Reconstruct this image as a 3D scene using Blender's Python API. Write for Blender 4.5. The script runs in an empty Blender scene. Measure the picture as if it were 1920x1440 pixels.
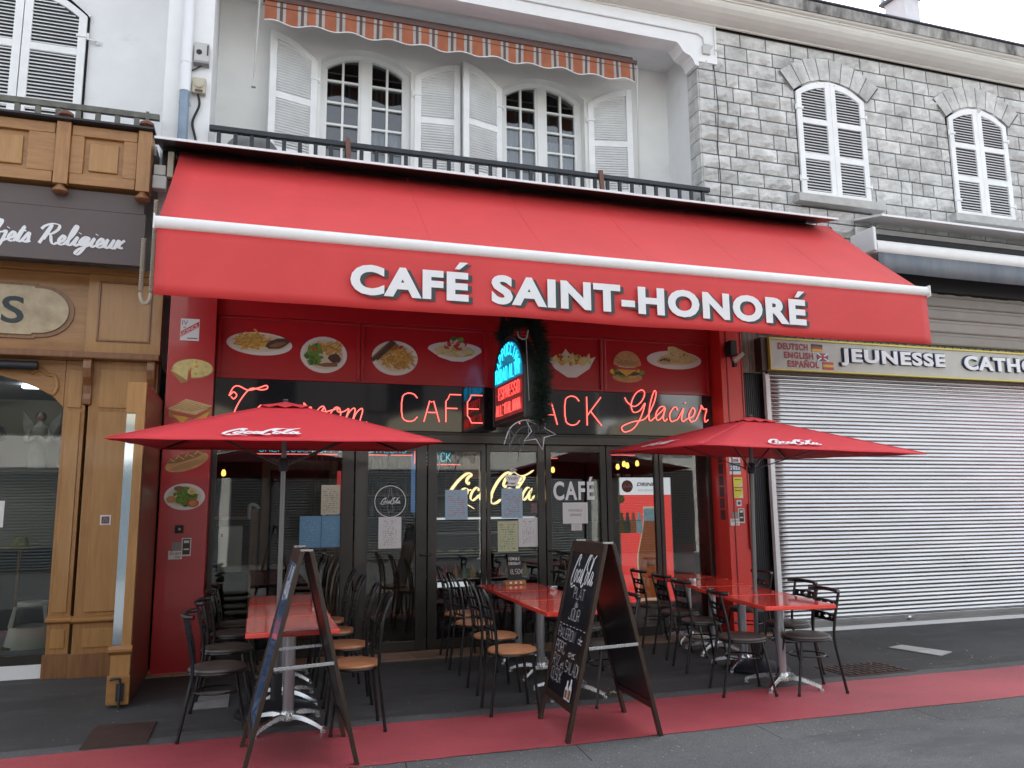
import bpy, bmesh, math, random
from mathutils import Vector, Matrix
R = math.radians
rnd = random.Random(7)
SC = bpy.context.scene
COL = SC.collection

# ---------------------------------------------------------------- camera, sky, sun, exposure
cam = bpy.data.cameras.new("camera")
cam.sensor_width = 36.0
cam.lens = 28.125
cam.clip_end = 400
cam_o = bpy.data.objects.new("camera", cam)
COL.objects.link(cam_o)
_p, _y, _r = R(8.79), R(17.87), R(-0.6)
_f = Vector((math.sin(_y) * math.cos(_p), math.cos(_y) * math.cos(_p), math.sin(_p)))
_ri = Vector((math.cos(_y), -math.sin(_y), 0))
_up = _ri.cross(_f)
_r2 = math.cos(_r) * _ri + math.sin(_r) * _up
_u2 = -math.sin(_r) * _ri + math.cos(_r) * _up
cam_o.matrix_world = Matrix(((_r2.x, _u2.x, -_f.x, 0), (_r2.y, _u2.y, -_f.y, 0), (_r2.z, _u2.z, -_f.z, 1.6), (0, 0, 0, 1)))
SC.camera = cam_o

SUN_EL, SUN_AZ = R(50), R(38)          # sun stands behind the cafe, a little to the right
wd = bpy.data.worlds.new("World")
SC.world = wd
wd.use_nodes = True
nt = wd.node_tree
bg = nt.nodes["Background"]
sky = nt.nodes.new("ShaderNodeTexSky")
sky.sky_type = 'NISHITA'
sky.sun_disc = False
sky.sun_elevation = SUN_EL
sky.sun_rotation = SUN_AZ
sky.air_density = 1.0
sky.dust_density = 3.0
sky.ozone_density = 1.0
hs = nt.nodes.new("ShaderNodeHueSaturation")     # thin white cloud over the whole sky
hs.inputs["Saturation"].default_value = 0.3
nt.links.new(sky.outputs[0], hs.inputs["Color"])
nt.links.new(hs.outputs[0], bg.inputs[0])
bg.inputs[1].default_value = 0.13
sl = bpy.data.lights.new("sun", 'SUN')
sl.energy = 3.6
sl.angle = R(0.5)
sl.color = (1.0, 0.95, 0.87)
so = bpy.data.objects.new("sun", sl)
COL.objects.link(so)
_d = Vector((math.sin(SUN_AZ) * math.cos(SUN_EL), math.cos(SUN_AZ) * math.cos(SUN_EL), math.sin(SUN_EL)))
so.rotation_euler = _d.to_track_quat('Z', 'Y').to_euler()
so.location = (0, 0, 30)
SC.view_settings.view_transform = 'Standard'
SC.view_settings.look = 'None'
SC.view_settings.exposure = 2.0
SC.view_settings.gamma = 1
SC.cycles.use_denoising = True
SC.cycles.max_bounces = 8
SC.cycles.transparent_max_bounces = 24

# ---------------------------------------------------------------- materials
MATS = {}
def mat(name, col, rough=.6, metal=0., var=0., vscale=6., stretch=(1, 1, 1), bump=0., bscale=60., col2=None,
        emit=None, estr=0., alpha=None, spec=None, coat=0., sheen=0., rvar=0.):
    m = bpy.data.materials.new(name)
    m.use_nodes = True
    n, l = m.node_tree.nodes, m.node_tree.links
    b = n["Principled BSDF"]
    b.inputs["Base Color"].default_value = (*col, 1)
    b.inputs["Roughness"].default_value = rough
    b.inputs["Metallic"].default_value = metal
    if spec is not None: b.inputs["Specular IOR Level"].default_value = spec
    if coat: b.inputs["Coat Weight"].default_value = coat; b.inputs["Coat Roughness"].default_value = .06
    if sheen: b.inputs["Sheen Weight"].default_value = sheen
    if emit:
        b.inputs["Emission Color"].default_value = (*emit, 1)
        b.inputs["Emission Strength"].default_value = estr
    if var or col2 or bump or rvar:
        tc = n.new("ShaderNodeTexCoord")
        mp = n.new("ShaderNodeMapping")
        mp.inputs["Scale"].default_value = stretch
        l.new(tc.outputs["Object"], mp.inputs["Vector"])
    if var or col2 or rvar:
        nz = n.new("ShaderNodeTexNoise")
        nz.inputs["Scale"].default_value = vscale
        nz.inputs["Detail"].default_value = 7
        nz.inputs["Roughness"].default_value = .62
        l.new(mp.outputs[0], nz.inputs["Vector"])
        if var or col2:
            cr = n.new("ShaderNodeValToRGB")
            a = col2 or tuple(max(0, c * (1 - var)) for c in col)
            z = col if col2 else tuple(min(1, c * (1 + var)) for c in col)
            cr.color_ramp.elements[0].position = .34
            cr.color_ramp.elements[1].position = .66
            cr.color_ramp.elements[0].color = (*a, 1)
            cr.color_ramp.elements[1].color = (*z, 1)
            l.new(nz.outputs["Fac"], cr.inputs[0])
            l.new(cr.outputs[0], b.inputs["Base Color"])
        if rvar:
            mr = n.new("ShaderNodeMapRange")
            mr.inputs[3].default_value = max(0.02, rough - rvar)
            mr.inputs[4].default_value = min(1, rough + rvar)
            l.new(nz.outputs["Fac"], mr.inputs[0])
            l.new(mr.outputs[0], b.inputs["Roughness"])
    if bump:
        bz = n.new("ShaderNodeTexNoise")
        bz.inputs["Scale"].default_value = bscale
        bz.inputs["Detail"].default_value = 6
        l.new(mp.outputs[0], bz.inputs["Vector"])
        bp = n.new("ShaderNodeBump")
        bp.inputs["Strength"].default_value = bump
        bp.inputs["Distance"].default_value = .02
        l.new(bz.outputs["Fac"], bp.inputs["Height"])
        l.new(bp.outputs[0], b.inputs["Normal"])
    MATS[name] = m
    return m

def glass_mat(name, tint=(.86, .9, .9), ior=1.5, boost=1.0, rough=0.0, bump=0.):
    m = bpy.data.materials.new(name)
    m.use_nodes = True
    n, l = m.node_tree.nodes, m.node_tree.links
    n.remove(n["Principled BSDF"])
    out = n["Material Output"]
    tr = n.new("ShaderNodeBsdfTransparent"); tr.inputs[0].default_value = (*tint, 1)
    gl = n.new("ShaderNodeBsdfGlossy"); gl.inputs["Roughness"].default_value = rough
    fr = n.new("ShaderNodeFresnel"); fr.inputs[0].default_value = ior
    mu = n.new("ShaderNodeMath"); mu.operation = 'MULTIPLY'; mu.inputs[1].default_value = boost; mu.use_clamp = True
    mx = n.new("ShaderNodeMixShader")
    if bump:
        tc = n.new("ShaderNodeTexCoord")
        bz = n.new("ShaderNodeTexNoise"); bz.inputs["Scale"].default_value = 1.3
        bp = n.new("ShaderNodeBump"); bp.inputs["Strength"].default_value = bump; bp.inputs["Distance"].default_value = .05
        l.new(tc.outputs["Object"], bz.inputs["Vector"]); l.new(bz.outputs["Fac"], bp.inputs["Height"])
        l.new(bp.outputs[0], gl.inputs["Normal"])
    l.new(fr.outputs[0], mu.inputs[0]); l.new(mu.outputs[0], mx.inputs[0])
    l.new(tr.outputs[0], mx.inputs[1]); l.new(gl.outputs[0], mx.inputs[2])
    l.new(mx.outputs[0], out.inputs[0])
    MATS[name] = m
    return m

def wood(name, c1, c2, rough=.42, vertical=True, scale=3.0):
    s = (9, 9, .9) if vertical else (.9, 9, 9)
    return mat(name, c1, rough, col2=c2, vscale=scale, stretch=s, bump=.08, bscale=14, coat=.25)

def printed(name, paper, ink, rows=60., words=24., cover=.5, margin=(.1, .9), rough=.45, ink2=None):
    """paper with rows of unreadable small print: rows from a wave in z, words from noise along x"""
    m = bpy.data.materials.new(name)
    m.use_nodes = True
    n, l = m.node_tree.nodes, m.node_tree.links
    b = n["Principled BSDF"]; b.inputs["Roughness"].default_value = rough
    tc = n.new("ShaderNodeTexCoord"); sp = n.new("ShaderNodeSeparateXYZ")
    l.new(tc.outputs["Generated"], sp.inputs[0])
    def M(op, a, bb=None, clamp=False):
        x = n.new("ShaderNodeMath"); x.operation = op; x.use_clamp = clamp
        for i, v in enumerate((a, bb)):
            if v is None: continue
            if isinstance(v, (int, float)): x.inputs[i].default_value = v
            else: l.new(v, x.inputs[i])
        return x.outputs[0]
    rowf = M('MULTIPLY', sp.outputs[2], rows / 6.28 * 1.0)
    fr = M('FRACT', rowf); fl = M('FLOOR', rowf)
    inrow = M('LESS_THAN', fr, .5)
    cv = n.new("ShaderNodeCombineXYZ")
    l.new(M('MULTIPLY', sp.outputs[0], words), cv.inputs[0]); l.new(M('MULTIPLY', fl, 7.31), cv.inputs[1])
    nz = n.new("ShaderNodeTexNoise"); nz.inputs["Scale"].default_value = 1; nz.inputs["Detail"].default_value = 1
    l.new(cv.outputs[0], nz.inputs["Vector"])
    wd_ = M('GREATER_THAN', nz.outputs["Fac"], cover)
    blk = n.new("ShaderNodeTexNoise"); blk.inputs["Scale"].default_value = .35
    l.new(cv.outputs[0], blk.inputs["Vector"])
    wd2 = M('MULTIPLY', wd_, M('GREATER_THAN', blk.outputs["Fac"], .44))
    ok = M('MULTIPLY', M('GREATER_THAN', sp.outputs[0], margin[0]), M('LESS_THAN', sp.outputs[0], margin[1]))
    ok2 = M('MULTIPLY', M('GREATER_THAN', sp.outputs[2], .08), M('LESS_THAN', sp.outputs[2], .92))
    f = M('MULTIPLY', M('MULTIPLY', inrow, wd2), M('MULTIPLY', ok, ok2))
    mx = n.new("ShaderNodeMix"); mx.data_type = 'RGBA'
    l.new(M('MULTIPLY', f, .75), mx.inputs[0])
    mx.inputs[6].default_value = (*paper, 1); mx.inputs[7].default_value = (*ink, 1)
    l.new(mx.outputs[2], b.inputs["Base Color"])
    MATS[name] = m
    return m

# ---------------------------------------------------------------- object helpers
def org(o):
    v = Vector((0, 0, 0))
    while o: v += o.location; o = o.parent
    return v

def tag(o, label=None, cat=None, group=None, kind=None):
    if label: o["label"] = label
    if cat: o["category"] = cat
    if group: o["group"] = group
    if kind: o["kind"] = kind
    return o

def thing(name, label, cat, loc=(0, 0, 0), group=None):
    o = bpy.data.objects.new(name, None)
    o.empty_display_size = .2
    COL.objects.link(o)
    o.location = loc
    return tag(o, label, cat, group)

def copy_tree(o, parent=None):
    c = o.copy()
    COL.objects.link(c)
    if parent: c.parent = parent
    for ch in list(o.children): copy_tree(ch, c)
    return c

def link_mesh(name, me, parent=None, bevel=0., solid=0., subsurf=0):
    o = bpy.data.objects.new(name, me)
    COL.objects.link(o)
    if parent: o.parent = parent
    if solid:
        md = o.modifiers.new("solid", 'SOLIDIFY'); md.thickness = solid; md.offset = 0
    if bevel:
        md = o.modifiers.new("bevel", 'BEVEL'); md.width = bevel; md.segments = 2; md.limit_method = 'ANGLE'; md.angle_limit = R(40)
    if subsurf:
        md = o.modifiers.new("sub", 'SUBSURF'); md.levels = subsurf; md.render_levels = subsurf
    return o

class MB:
    def __init__(s): s.v = []; s.f = []; s.mi = []; s.T = None; s.lc = 0.
    def P(s, p):
        p = Vector(p)
        if s.T is not None: p = s.T @ p
        s.v.append(p); return len(s.v) - 1
    def face(s, idx, m=0): s.f.append(tuple(idx)); s.mi.append(m)
    def quad(s, a, b, c, d, m=0): s.face([s.P(a), s.P(b), s.P(c), s.P(d)], m)
    def poly(s, pts, m=0): s.face([s.P(p) for p in pts], m)
    def box(s, x0, x1, y0, y1, z0, z1, m=0):
        i = [s.P((x, y, z)) for z in (z0, z1) for y in (y0, y1) for x in (x0, x1)]
        for q in ((0, 2, 3, 1), (4, 5, 7, 6), (0, 1, 5, 4), (2, 6, 7, 3), (0, 4, 6, 2), (1, 3, 7, 5)):
            s.face([i[k] for k in q], m)
        return s
    def obox(s, c, ax, ay, az, m=0):
        c, ax, ay, az = Vector(c), Vector(ax), Vector(ay), Vector(az)
        i = [s.P(c + ax * sx + ay * sy + az * sz) for sz in (-1, 1) for sy in (-1, 1) for sx in (-1, 1)]
        for q in ((0, 2, 3, 1), (4, 5, 7, 6), (0, 1, 5, 4), (2, 6, 7, 3), (0, 4, 6, 2), (1, 3, 7, 5)):
            s.face([i[k] for k in q], m)
        return s
    def bar(s, a, b, w, d, up=(0, 0, 1), m=0):
        a, b = Vector(a), Vector(b)
        t = (b - a); L = t.length; t.normalize()
        u = Vector(up)
        sx = t.cross(u)
        if sx.length < 1e-4: sx = t.cross(Vector((1, 0, 0)))
        sx.normalize(); sy = sx.cross(t).normalized()
        return s.obox((a + b) / 2, sx * w / 2, sy * d / 2, t * L / 2, m)
    def tube(s, pts, r, n=8, m=0, caps=True, closed=False):
        pts = [Vector(p) for p in pts]
        k = len(pts)
        rr = r if isinstance(r, (list, tuple)) else [r] * k
        rings = []
        pn = None
        for i, p in enumerate(pts):
            if closed: t = pts[(i + 1) % k] - pts[i - 1]
            else: t = pts[min(i + 1, k - 1)] - pts[max(i - 1, 0)]
            if t.length < 1e-9: t = Vector((0, 0, 1))
            t.normalize()
            if pn is None:
                a = Vector((0, 0, 1)) if abs(t.z) < .9 else Vector((1, 0, 0))
                pn = t.cross(a).normalized()
            else:
                pn = (pn - t * pn.dot(t))
                if pn.length < 1e-6: pn = t.orthogonal()
                pn.normalize()
            bn = t.cross(pn)
            rings.append([s.P(p + (pn * math.cos(2 * math.pi * j / n) + bn * math.sin(2 * math.pi * j / n)) * rr[i]) for j in range(n)])
        lim = k if closed else k - 1
        for i in range(lim):
            a, b = rings[i], rings[(i + 1) % k]
            for j in range(n): s.face((a[j], a[(j + 1) % n], b[(j + 1) % n], b[j]), m)
        if caps and not closed:
            s.face(rings[0][::-1], m); s.face(rings[-1], m)
        return s
    def lathe(s, prof, c=(0, 0, 0), n=24, m=0, axis=(0, 0, 1)):
        c = Vector(c); q = Vector((0, 0, 1)).rotation_difference(Vector(axis))
        rings = []
        for r, z in prof:
            rings.append([s.P(c + q @ Vector((r * math.cos(2 * math.pi * j / n), r * math.sin(2 * math.pi * j / n), z))) for j in range(n)])
        for a, b in zip(rings, rings[1:]):
            for j in range(n): s.face((a[j], a[(j + 1) % n], b[(j + 1) % n], b[j]), m)
        if prof[0][0] > 1e-5: s.face(rings[0][::-1], m)
        if prof[-1][0] > 1e-5: s.face(rings[-1], m)
        return s
    def prism(s, pts2, f, d0, d1, m=0):
        """extrude polygon pts2 (u,v) between depths d0,d1; f(u,v,d)->xyz"""
        a = [s.P(f(u, v, d0)) for u, v in pts2]; b = [s.P(f(u, v, d1)) for u, v in pts2]
        k = len(pts2)
        s.face(a, m); s.face(b[::-1], m)
        for i in range(k): s.face((a[i], b[i], b[(i + 1) % k], a[(i + 1) % k]), m)
        return s
    def ribbon(s, pts, w, f, m=0):
        p0 = Vector(f(0, 0)); nn = (Vector(f(.01, 0)) - p0).cross(Vector(f(0, .01)) - p0).normalized()
        """flat pen stroke; pts (u,v), w width list, f(u,v)->xyz"""
        k = len(pts); L = []
        for i in range(k):
            a = pts[max(i - 1, 0)]; b = pts[min(i + 1, k - 1)]
            dx, dy = b[0] - a[0], b[1] - a[1]; q = math.hypot(dx, dy) or 1
            nx, ny = -dy / q, dx / q; h = w[i] / 2
            up_ = nn * s.lc; s.lc += 8e-6                     # paint builds up a hair, so crossing strokes never share a plane
            L.append((s.P(Vector(f(pts[i][0] + nx * h, pts[i][1] + ny * h)) + up_), s.P(Vector(f(pts[i][0] - nx * h, pts[i][1] - ny * h)) + up_)))
        for a, b in zip(L, L[1:]): s.face((a[0], a[1], b[1], b[0]), m)
        return s
    def disc(s, c, u, v, n=24, m=0):
        c, u, v = Vector(c), Vector(u), Vector(v)
        s.face([s.P(c + u * math.cos(2 * math.pi * j / n) + v * math.sin(2 * math.pi * j / n)) for j in range(n)], m)
        return s
    def build(s, name, mats, parent=None, smooth=False, bevel=0., solid=0., origin=None, subsurf=0, ang=40, fix=True):
        o_ = org(parent) if parent else Vector(origin or (0, 0, 0))
        me = bpy.data.meshes.new(name)
        me.from_pydata([v - o_ for v in s.v], [], s.f)
        if not isinstance(mats, (list, tuple)): mats = [mats]
        for m in mats: me.materials.append(MATS[m] if isinstance(m, str) else m)
        me.polygons.foreach_set("material_index", s.mi)
        if fix:
            bm = bmesh.new(); bm.from_mesh(me)
            bmesh.ops.recalc_face_normals(bm, faces=bm.faces)
            bm.to_mesh(me); bm.free()
        if smooth:
            me.shade_smooth()
            me.set_sharp_from_angle(angle=R(ang))
        me.update()
        o = link_mesh(name, me, parent, bevel, solid, subsurf)
        if not parent: o.location = o_
        return o

def cr(pts, sub=6, closed=False):
    """Catmull-Rom through points (any dimension)"""
    out = []; k = len(pts)
    segs = k if closed else k - 1
    for i in range(segs):
        g = (lambda j: pts[j % k]) if closed else (lambda j: pts[min(max(j, 0), k - 1)])
        p0, p1, p2, p3 = g(i - 1), g(i), g(i + 1), g(i + 2)
        for q in range(sub):
            t = q / sub
            out.append(tuple(.5 * ((2 * b) + (-a + c) * t + (2 * a - 5 * b + 4 * c - d) * t * t + (-a + 3 * b - 3 * c + d) * t ** 3)
                             for a, b, c, d in zip(p0, p1, p2, p3)))
    if not closed: out.append(tuple(pts[-1]))
    return out

def text_mesh(s, size, extrude=0., bold=0., sx=1., shear=0., align='LEFT', spacing=1.):
    cu = bpy.data.curves.new("lettering", 'FONT')
    cu.body = s; cu.size = size; cu.extrude = extrude; cu.offset = bold; cu.shear = shear
    cu.align_x = align; cu.space_character = spacing; cu.resolution_u = 4
    ob = bpy.data.objects.new("lettering", cu)
    COL.objects.link(ob)
    dg = bpy.context.evaluated_depsgraph_get()
    me = bpy.data.meshes.new_from_object(ob.evaluated_get(dg))
    bpy.data.objects.remove(ob); bpy.data.curves.remove(cu)
    if sx != 1.:
        for v in me.vertices: v.co.x *= sx
    return me

def frame(o, right, up):
    """matrix: text plane x->right, y->up, z->normal at point o"""
    r, u = Vector(right).normalized(), Vector(up).normalized()
    n = r.cross(u)
    return Matrix(((r.x, u.x, n.x, o[0]), (r.y, u.y, n.y, o[1]), (r.z, u.z, n.z, o[2]), (0, 0, 0, 1)))

FACE = ((1, 0, 0), (0, 0, 1))            # faces the street

def text(name, s, m, parent, o, size, right=FACE[0], up=FACE[1], fit=None, fith=None, **k):
    """fit = wanted width, fith = wanted height of the lettering"""
    me = text_mesh(s, size, **k)
    if fit or fith:
        xs = [v.co.x for v in me.vertices]; ys = [v.co.y for v in me.vertices]
        if not xs: return None
        if fith:
            q = fith / (max(ys) - min(ys)); y0 = min(ys)
            for v in me.vertices: v.co.y = (v.co.y - y0) * q
        if fit:
            q = fit / (max(xs) - min(xs)); x0 = min(xs)
            for v in me.vertices: v.co.x = (v.co.x - x0) * q
    me.name = name
    me.materials.clear()
    me.materials.append(MATS[m])
    M = frame(o, right, up)
    if parent: M = Matrix.Translation(-org(parent)) @ M
    me.transform(M)
    return link_mesh(name, me, parent)

def plate2d(loops, depth):
    """filled flat plate with holes: list of closed (x,y) loops -> mesh with verts (x, y, +-depth/2)"""
    cu = bpy.data.curves.new("plate", 'CURVE')
    cu.dimensions = '2D'; cu.fill_mode = 'BOTH'; cu.extrude = depth / 2
    for lp in loops:
        sp = cu.splines.new('POLY'); sp.points.add(len(lp) - 1); sp.use_cyclic_u = True
        for q, (x, y) in zip(sp.points, lp): q.co = (x, y, 0, 1)
    ob = bpy.data.objects.new("plate", cu)
    COL.objects.link(ob)
    dg = bpy.context.evaluated_depsgraph_get()
    me = bpy.data.meshes.new_from_object(ob.evaluated_get(dg))
    bpy.data.objects.remove(ob); bpy.data.curves.remove(cu)
    return me

def plate(name, loops, depth, m, parent, o, right=FACE[0], up=FACE[1], bend=None, bevel=0.):
    me = plate2d(loops, depth)
    me.name = name
    if bend:
        for v in me.vertices: v.co = bend(v.co)
    me.materials.clear(); me.materials.append(MATS[m])
    M = frame(o, right, up)
    if parent: M = Matrix.Translation(-org(parent)) @ M
    me.transform(M)
    return link_mesh(name, me, parent, bevel)

def arc(cx, cy, rx, ry, a0, a1, n=12):
    return [(cx + rx * math.cos(R(a0 + (a1 - a0) * i / n)), cy + ry * math.sin(R(a0 + (a1 - a0) * i / n))) for i in range(n + 1)]

def arch_loop(x0, x1, z0, zs, rise, n=14):
    """rectangle with a segmental arch on top, counter-clockwise"""
    w = (x1 - x0) / 2; c = (x0 + x1) / 2
    r = (w * w + rise * rise) / (2 * rise); zc = zs + rise - r; a = math.asin(w / r)
    top = [(c + r * math.sin(a - 2 * a * i / n), zc + r * math.cos(a - 2 * a * i / n)) for i in range(n + 1)]
    return [(x0, z0), (x1, z0)] + top

# stroke lettering (4 x 6 grid) for neon tubes and chalk
STROKE = {
 'A': '00 26 40|12 32', 'B': '00 06 26 35 34 23 03|23 42 41 30 00', 'C': '45 36 16 05 01 10 30 41', 'D': '00 06 26 44 42 20 00',
 'E': '40 00 06 46|03 33', 'F': '00 06 46|03 33', 'G': '45 36 16 05 01 10 30 41 43 23', 'H': '00 06|40 46|03 43', 'I': '20 26',
 'J': '46 41 30 10 01', 'K': '00 06|46 02|13 40', 'L': '06 00 40', 'M': '00 06 22 46 40', 'N': '00 06 40 46',
 'O': '10 01 05 16 36 45 41 30 10', 'P': '00 06 36 45 44 33 03', 'R': '00 06 36 45 44 33 03|23 40', 'S': '45 36 16 05 04 13 33 42 41 30 10 01',
 'T': '20 26|06 46', 'U': '06 01 10 30 41 46', 'V': '06 20 46', 'X': '00 46|06 40', 'Y': '06 23 46|23 20', 'Z': '06 46 00 40',
 '0': '10 01 05 16 36 45 41 30 10', '1': '05 26 20', '3': '06 46 23 33 42 41 30 10 01', '5': '46 06 03 33 42 41 30 00',
 '8': '13 04 05 16 36 45 44 33 13 02 01 10 30 41 42 33', ',': '11 0b', '.': '10 11', "'": '16 15', '-': '03 33', '€': '46 25 14 12 21 40|04 34|02 32',
 'd': '43 33 03 00 40|46 40', 'e': '02 42 43 33 13 02 01 10 40', 'u': '04 01 10 30 41 44 40', 'a': '43 13 02 01 10 40|44 40', 'v': '04 20 44',
 'c': '44 14 03 01 10 40', 't': '26 21 30 40|14 34',
}
def stroke_text(s, h, w=.62, gap=.28):
    """list of polylines (u,v), total width"""
    out = []; x = 0.
    cw = h * w
    for ch in s:
        if ch == ' ': x += cw * .7; continue
        for part in STROKE[ch].split('|'):
            out.append([(x + int(p[0]) / 4 * cw, (-.15 if p[1] == 'b' else int(p[1]) / 6) * h) for p in part.split()])
        x += cw * (1 + gap) if ch not in "I1.,'" else cw * .85
    return out, x

# cursive hand (x-height .45)
CUR = {
 'a': (.45, ['0,.05 .3,.42 .15,.45 .03,.22 .12,.02 .28,.15 .34,.43 .31,.12 .38,.0 .47,.07']),
 'b': (.42, ['0,.05 .2,.6 .24,.9 .15,.95 .1,.5 .1,.1 .2,0 .32,.15 .28,.4 .2,.36 .43,.4']),
 'c': (.34, ['.30,.36 .25,.45 .14,.43 .04,.22 .12,.0 .25,.02 .37,.1']),
 'e': (.33, ['0,.05 .2,.18 .25,.36 .15,.45 .05,.22 .14,.01 .25,.02 .35,.1']),
 'g': (.42, ['0,.05 .3,.42 .15,.45 .03,.22 .12,.04 .28,.18 .34,.43 .29,-.1 .15,-.4 .02,-.34 .12,-.14 .43,.08']),
 'i': (.28, ['0,.05 .14,.43 .11,.12 .18,.0 .3,.08', '.17,.6 .18,.63']),
 'j': (.28, ['0,.05 .15,.43 .12,-.15 -.02,-.4 -.12,-.3 .05,-.1 .3,.08', '.17,.6 .18,.63']),
 'l': (.28, ['0,.05 .2,.5 .25,.88 .16,.95 .09,.5 .12,.08 .19,0 .3,.08']),
 'm': (.64, ['0,.05 .1,.42 .08,.2 .06,.0 .12,.3 .22,.44 .28,.36 .26,.0 .32,.3 .43,.44 .48,.36 .47,.1 .54,.0 .66,.08']),
 'o': (.36, ['0,.05 .22,.43 .12,.44 .03,.22 .12,0 .25,.06 .31,.25 .24,.43 .2,.36 .28,.32 .4,.36']),
 'r': (.38, ['0,.05 .1,.46 .08,.54 .14,.5 .2,.42 .31,.42 .28,.14 .33,.0 .42,.08']),
 's': (.33, ['0,.05 .16,.46 .22,.28 .24,.1 .14,.0 .06,.06 .2,.0 .35,.08']),
 't': (.28, ['0,.05 .17,.75 .12,.12 .18,0 .3,.08', '.02,.5 .3,.54']),
 'u': (.47, ['0,.05 .1,.43 .09,.12 .17,.0 .29,.12 .36,.43 .33,.1 .4,0 .5,.08']),
 'x': (.37, ['0,.1 .08,.42 .16,.3 .24,.05 .38,.08', '.33,.45 .02,.0']),
 'T': (.62, ['.02,.66 .1,.6 .15,.7 .05,.78 -.03,.68 .02,.9 .15,.94 .4,.84 .62,.9 .82,.98 .86,.9 .72,.86 .45,.88 .28,.6 .2,.25 .28,.02 .5,.05']),
 'G': (.72, ['-.08,.72 .05,.56 .3,.44 .52,.6 .6,.85 .48,.98 .28,.85 .18,.52 .3,.26 .52,.32 .66,.56 .6,.15 .4,-.25 .1,-.38 -.02,-.22 .3,-.06 .74,.06']),
 'R': (.78, ['.1,0 .2,.5 .3,.92 .26,.5 .2,.2', '-.05,.68 .05,.85 .3,.97 .58,.93 .62,.72 .45,.5 .27,.47 .42,.4 .55,.12 .68,0 .8,.08']),
 'O': (.75, ['.4,.95 .15,.8 .03,.4 .2,.02 .5,.1 .66,.5 .55,.88 .3,.95 .3,.75 .6,.8 .8,.7']),
}
def cursive(s, h, slant=.28, gap=0.):
    out = []; x = 0.; run = []
    def conv(t): return [tuple(float(q) for q in p.split(',')) for p in t.split()]
    for ch in s:
        if ch == ' ':
            if run: out.append(run); run = []
            x += .3; continue
        w, parts = CUR[ch]
        pts = [(a + x, b) for a, b in conv(parts[0])]
        if ch in 'RO':
            out.append(pts)
        elif ch == 'c':
            if run: out.append(run)
            run = list(pts)
        else:
            run += pts if not run or ch in 'TG' else pts[1:]
        for p in parts[1:]: out.append([(a + x, b) for a, b in conv(p)])
        x += w + gap
    if run: out.append(run)
    out = [cr(p, 6) for p in out]
    return [[((a + slant * b) * h, b * h) for a, b in p] for p in out], x * h

# flowing soft-drink script: centre lines with pen weight
SODA = [
 # big C with its curl, then the tail that runs out under the word
 ('.98,.70 .90,.62 .84,.72 .90,.88 1.0,.96 .96,1.04 .78,1.0 .52,.76 .28,.42 .14,.12 .16,-.10 .30,-.16 .50,-.08', 1.15),
 ('.22,-.16 .40,-.26 .62,-.22 .84,-.16 1.05,-.22 1.30,-.36', .6),
 # o
 ('.86,.46 .72,.40 .60,.18 .62,.0 .74,-.01 .88,.18 .94,.38 .86,.46', .85), ('.90,.42 1.0,.38 1.08,.40', .5),
 # c
 ('1.36,.34 1.36,.44 1.26,.47 1.12,.30 1.08,.08 1.17,-.02 1.30,.06 1.42,.2', .85),
 # a
 ('1.76,.44 1.64,.47 1.50,.28 1.46,.06 1.55,-.01 1.68,.14 1.80,.40', .85), ('1.84,.46 1.76,.18 1.76,.0 1.86,.0 1.98,.16', .8),
 # hyphen
 ('1.96,.52 2.10,.50', 1.2),
 # second C with the loop running on to the l
 ('2.52,.56 2.42,.50 2.38,.62 2.46,.84 2.60,.98 2.58,1.08 2.40,1.02 2.16,.76 1.98,.40 1.90,.06 1.98,-.14 2.16,-.12 2.34,.02', 1.15),
 ('2.60,1.04 2.78,1.08 2.96,.98 3.14,.94 3.36,1.02 3.60,1.18', .6),
 # o
 ('2.70,.46 2.56,.40 2.44,.18 2.46,.0 2.58,-.01 2.72,.18 2.78,.38 2.70,.46', .85), ('2.74,.42 2.84,.38 2.92,.42', .5),
 # l
 ('2.92,.34 3.10,.62 3.22,.86 3.18,.94 3.06,.78 2.94,.40 2.90,.08 2.98,-.01 3.08,.08 3.16,.2', .9),
 # a
 ('3.52,.44 3.40,.47 3.26,.28 3.22,.06 3.31,-.01 3.44,.14 3.56,.40', .85), ('3.60,.46 3.52,.18 3.52,.0 3.62,.0 3.74,.16', .8),
]
def soda(h, slant=.12, wmin=.035, wmax=.13):
    out = []
    for t, k in SODA:
        pts = cr([tuple(float(q) for q in p.split(',')) for p in t.split()], 7)
        pts = [(a + slant * b, b) for a, b in pts]
        w = []
        for i in range(len(pts)):
            a = pts[max(i - 1, 0)]; b = pts[min(i + 1, len(pts) - 1)]
            dx, dy = b[0] - a[0], b[1] - a[1]; q = math.hypot(dx, dy) or 1
            v = abs((dy * .8 + dx * .45) / q)
            e = min(1, i / 4 + .25, (len(pts) - 1 - i) / 4 + .25)
            w.append((wmin + (wmax - wmin) * k * v ** 1.5) * h * e)
        out.append(([(a * h, b * h) for a, b in pts], w))
    return out
def soda_logo(name, m, parent, fn, width, wmax=.125):
    """fn(u,v)->xyz on the carrier surface; word is `width` wide, starts at u=0"""
    b = MB()
    for pts, w in soda(width / 3.85, wmax=wmax, wmin=wmax * .3):
        b.ribbon(pts, w, fn)
    return b.build(name, m, parent, fix=False)

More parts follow.
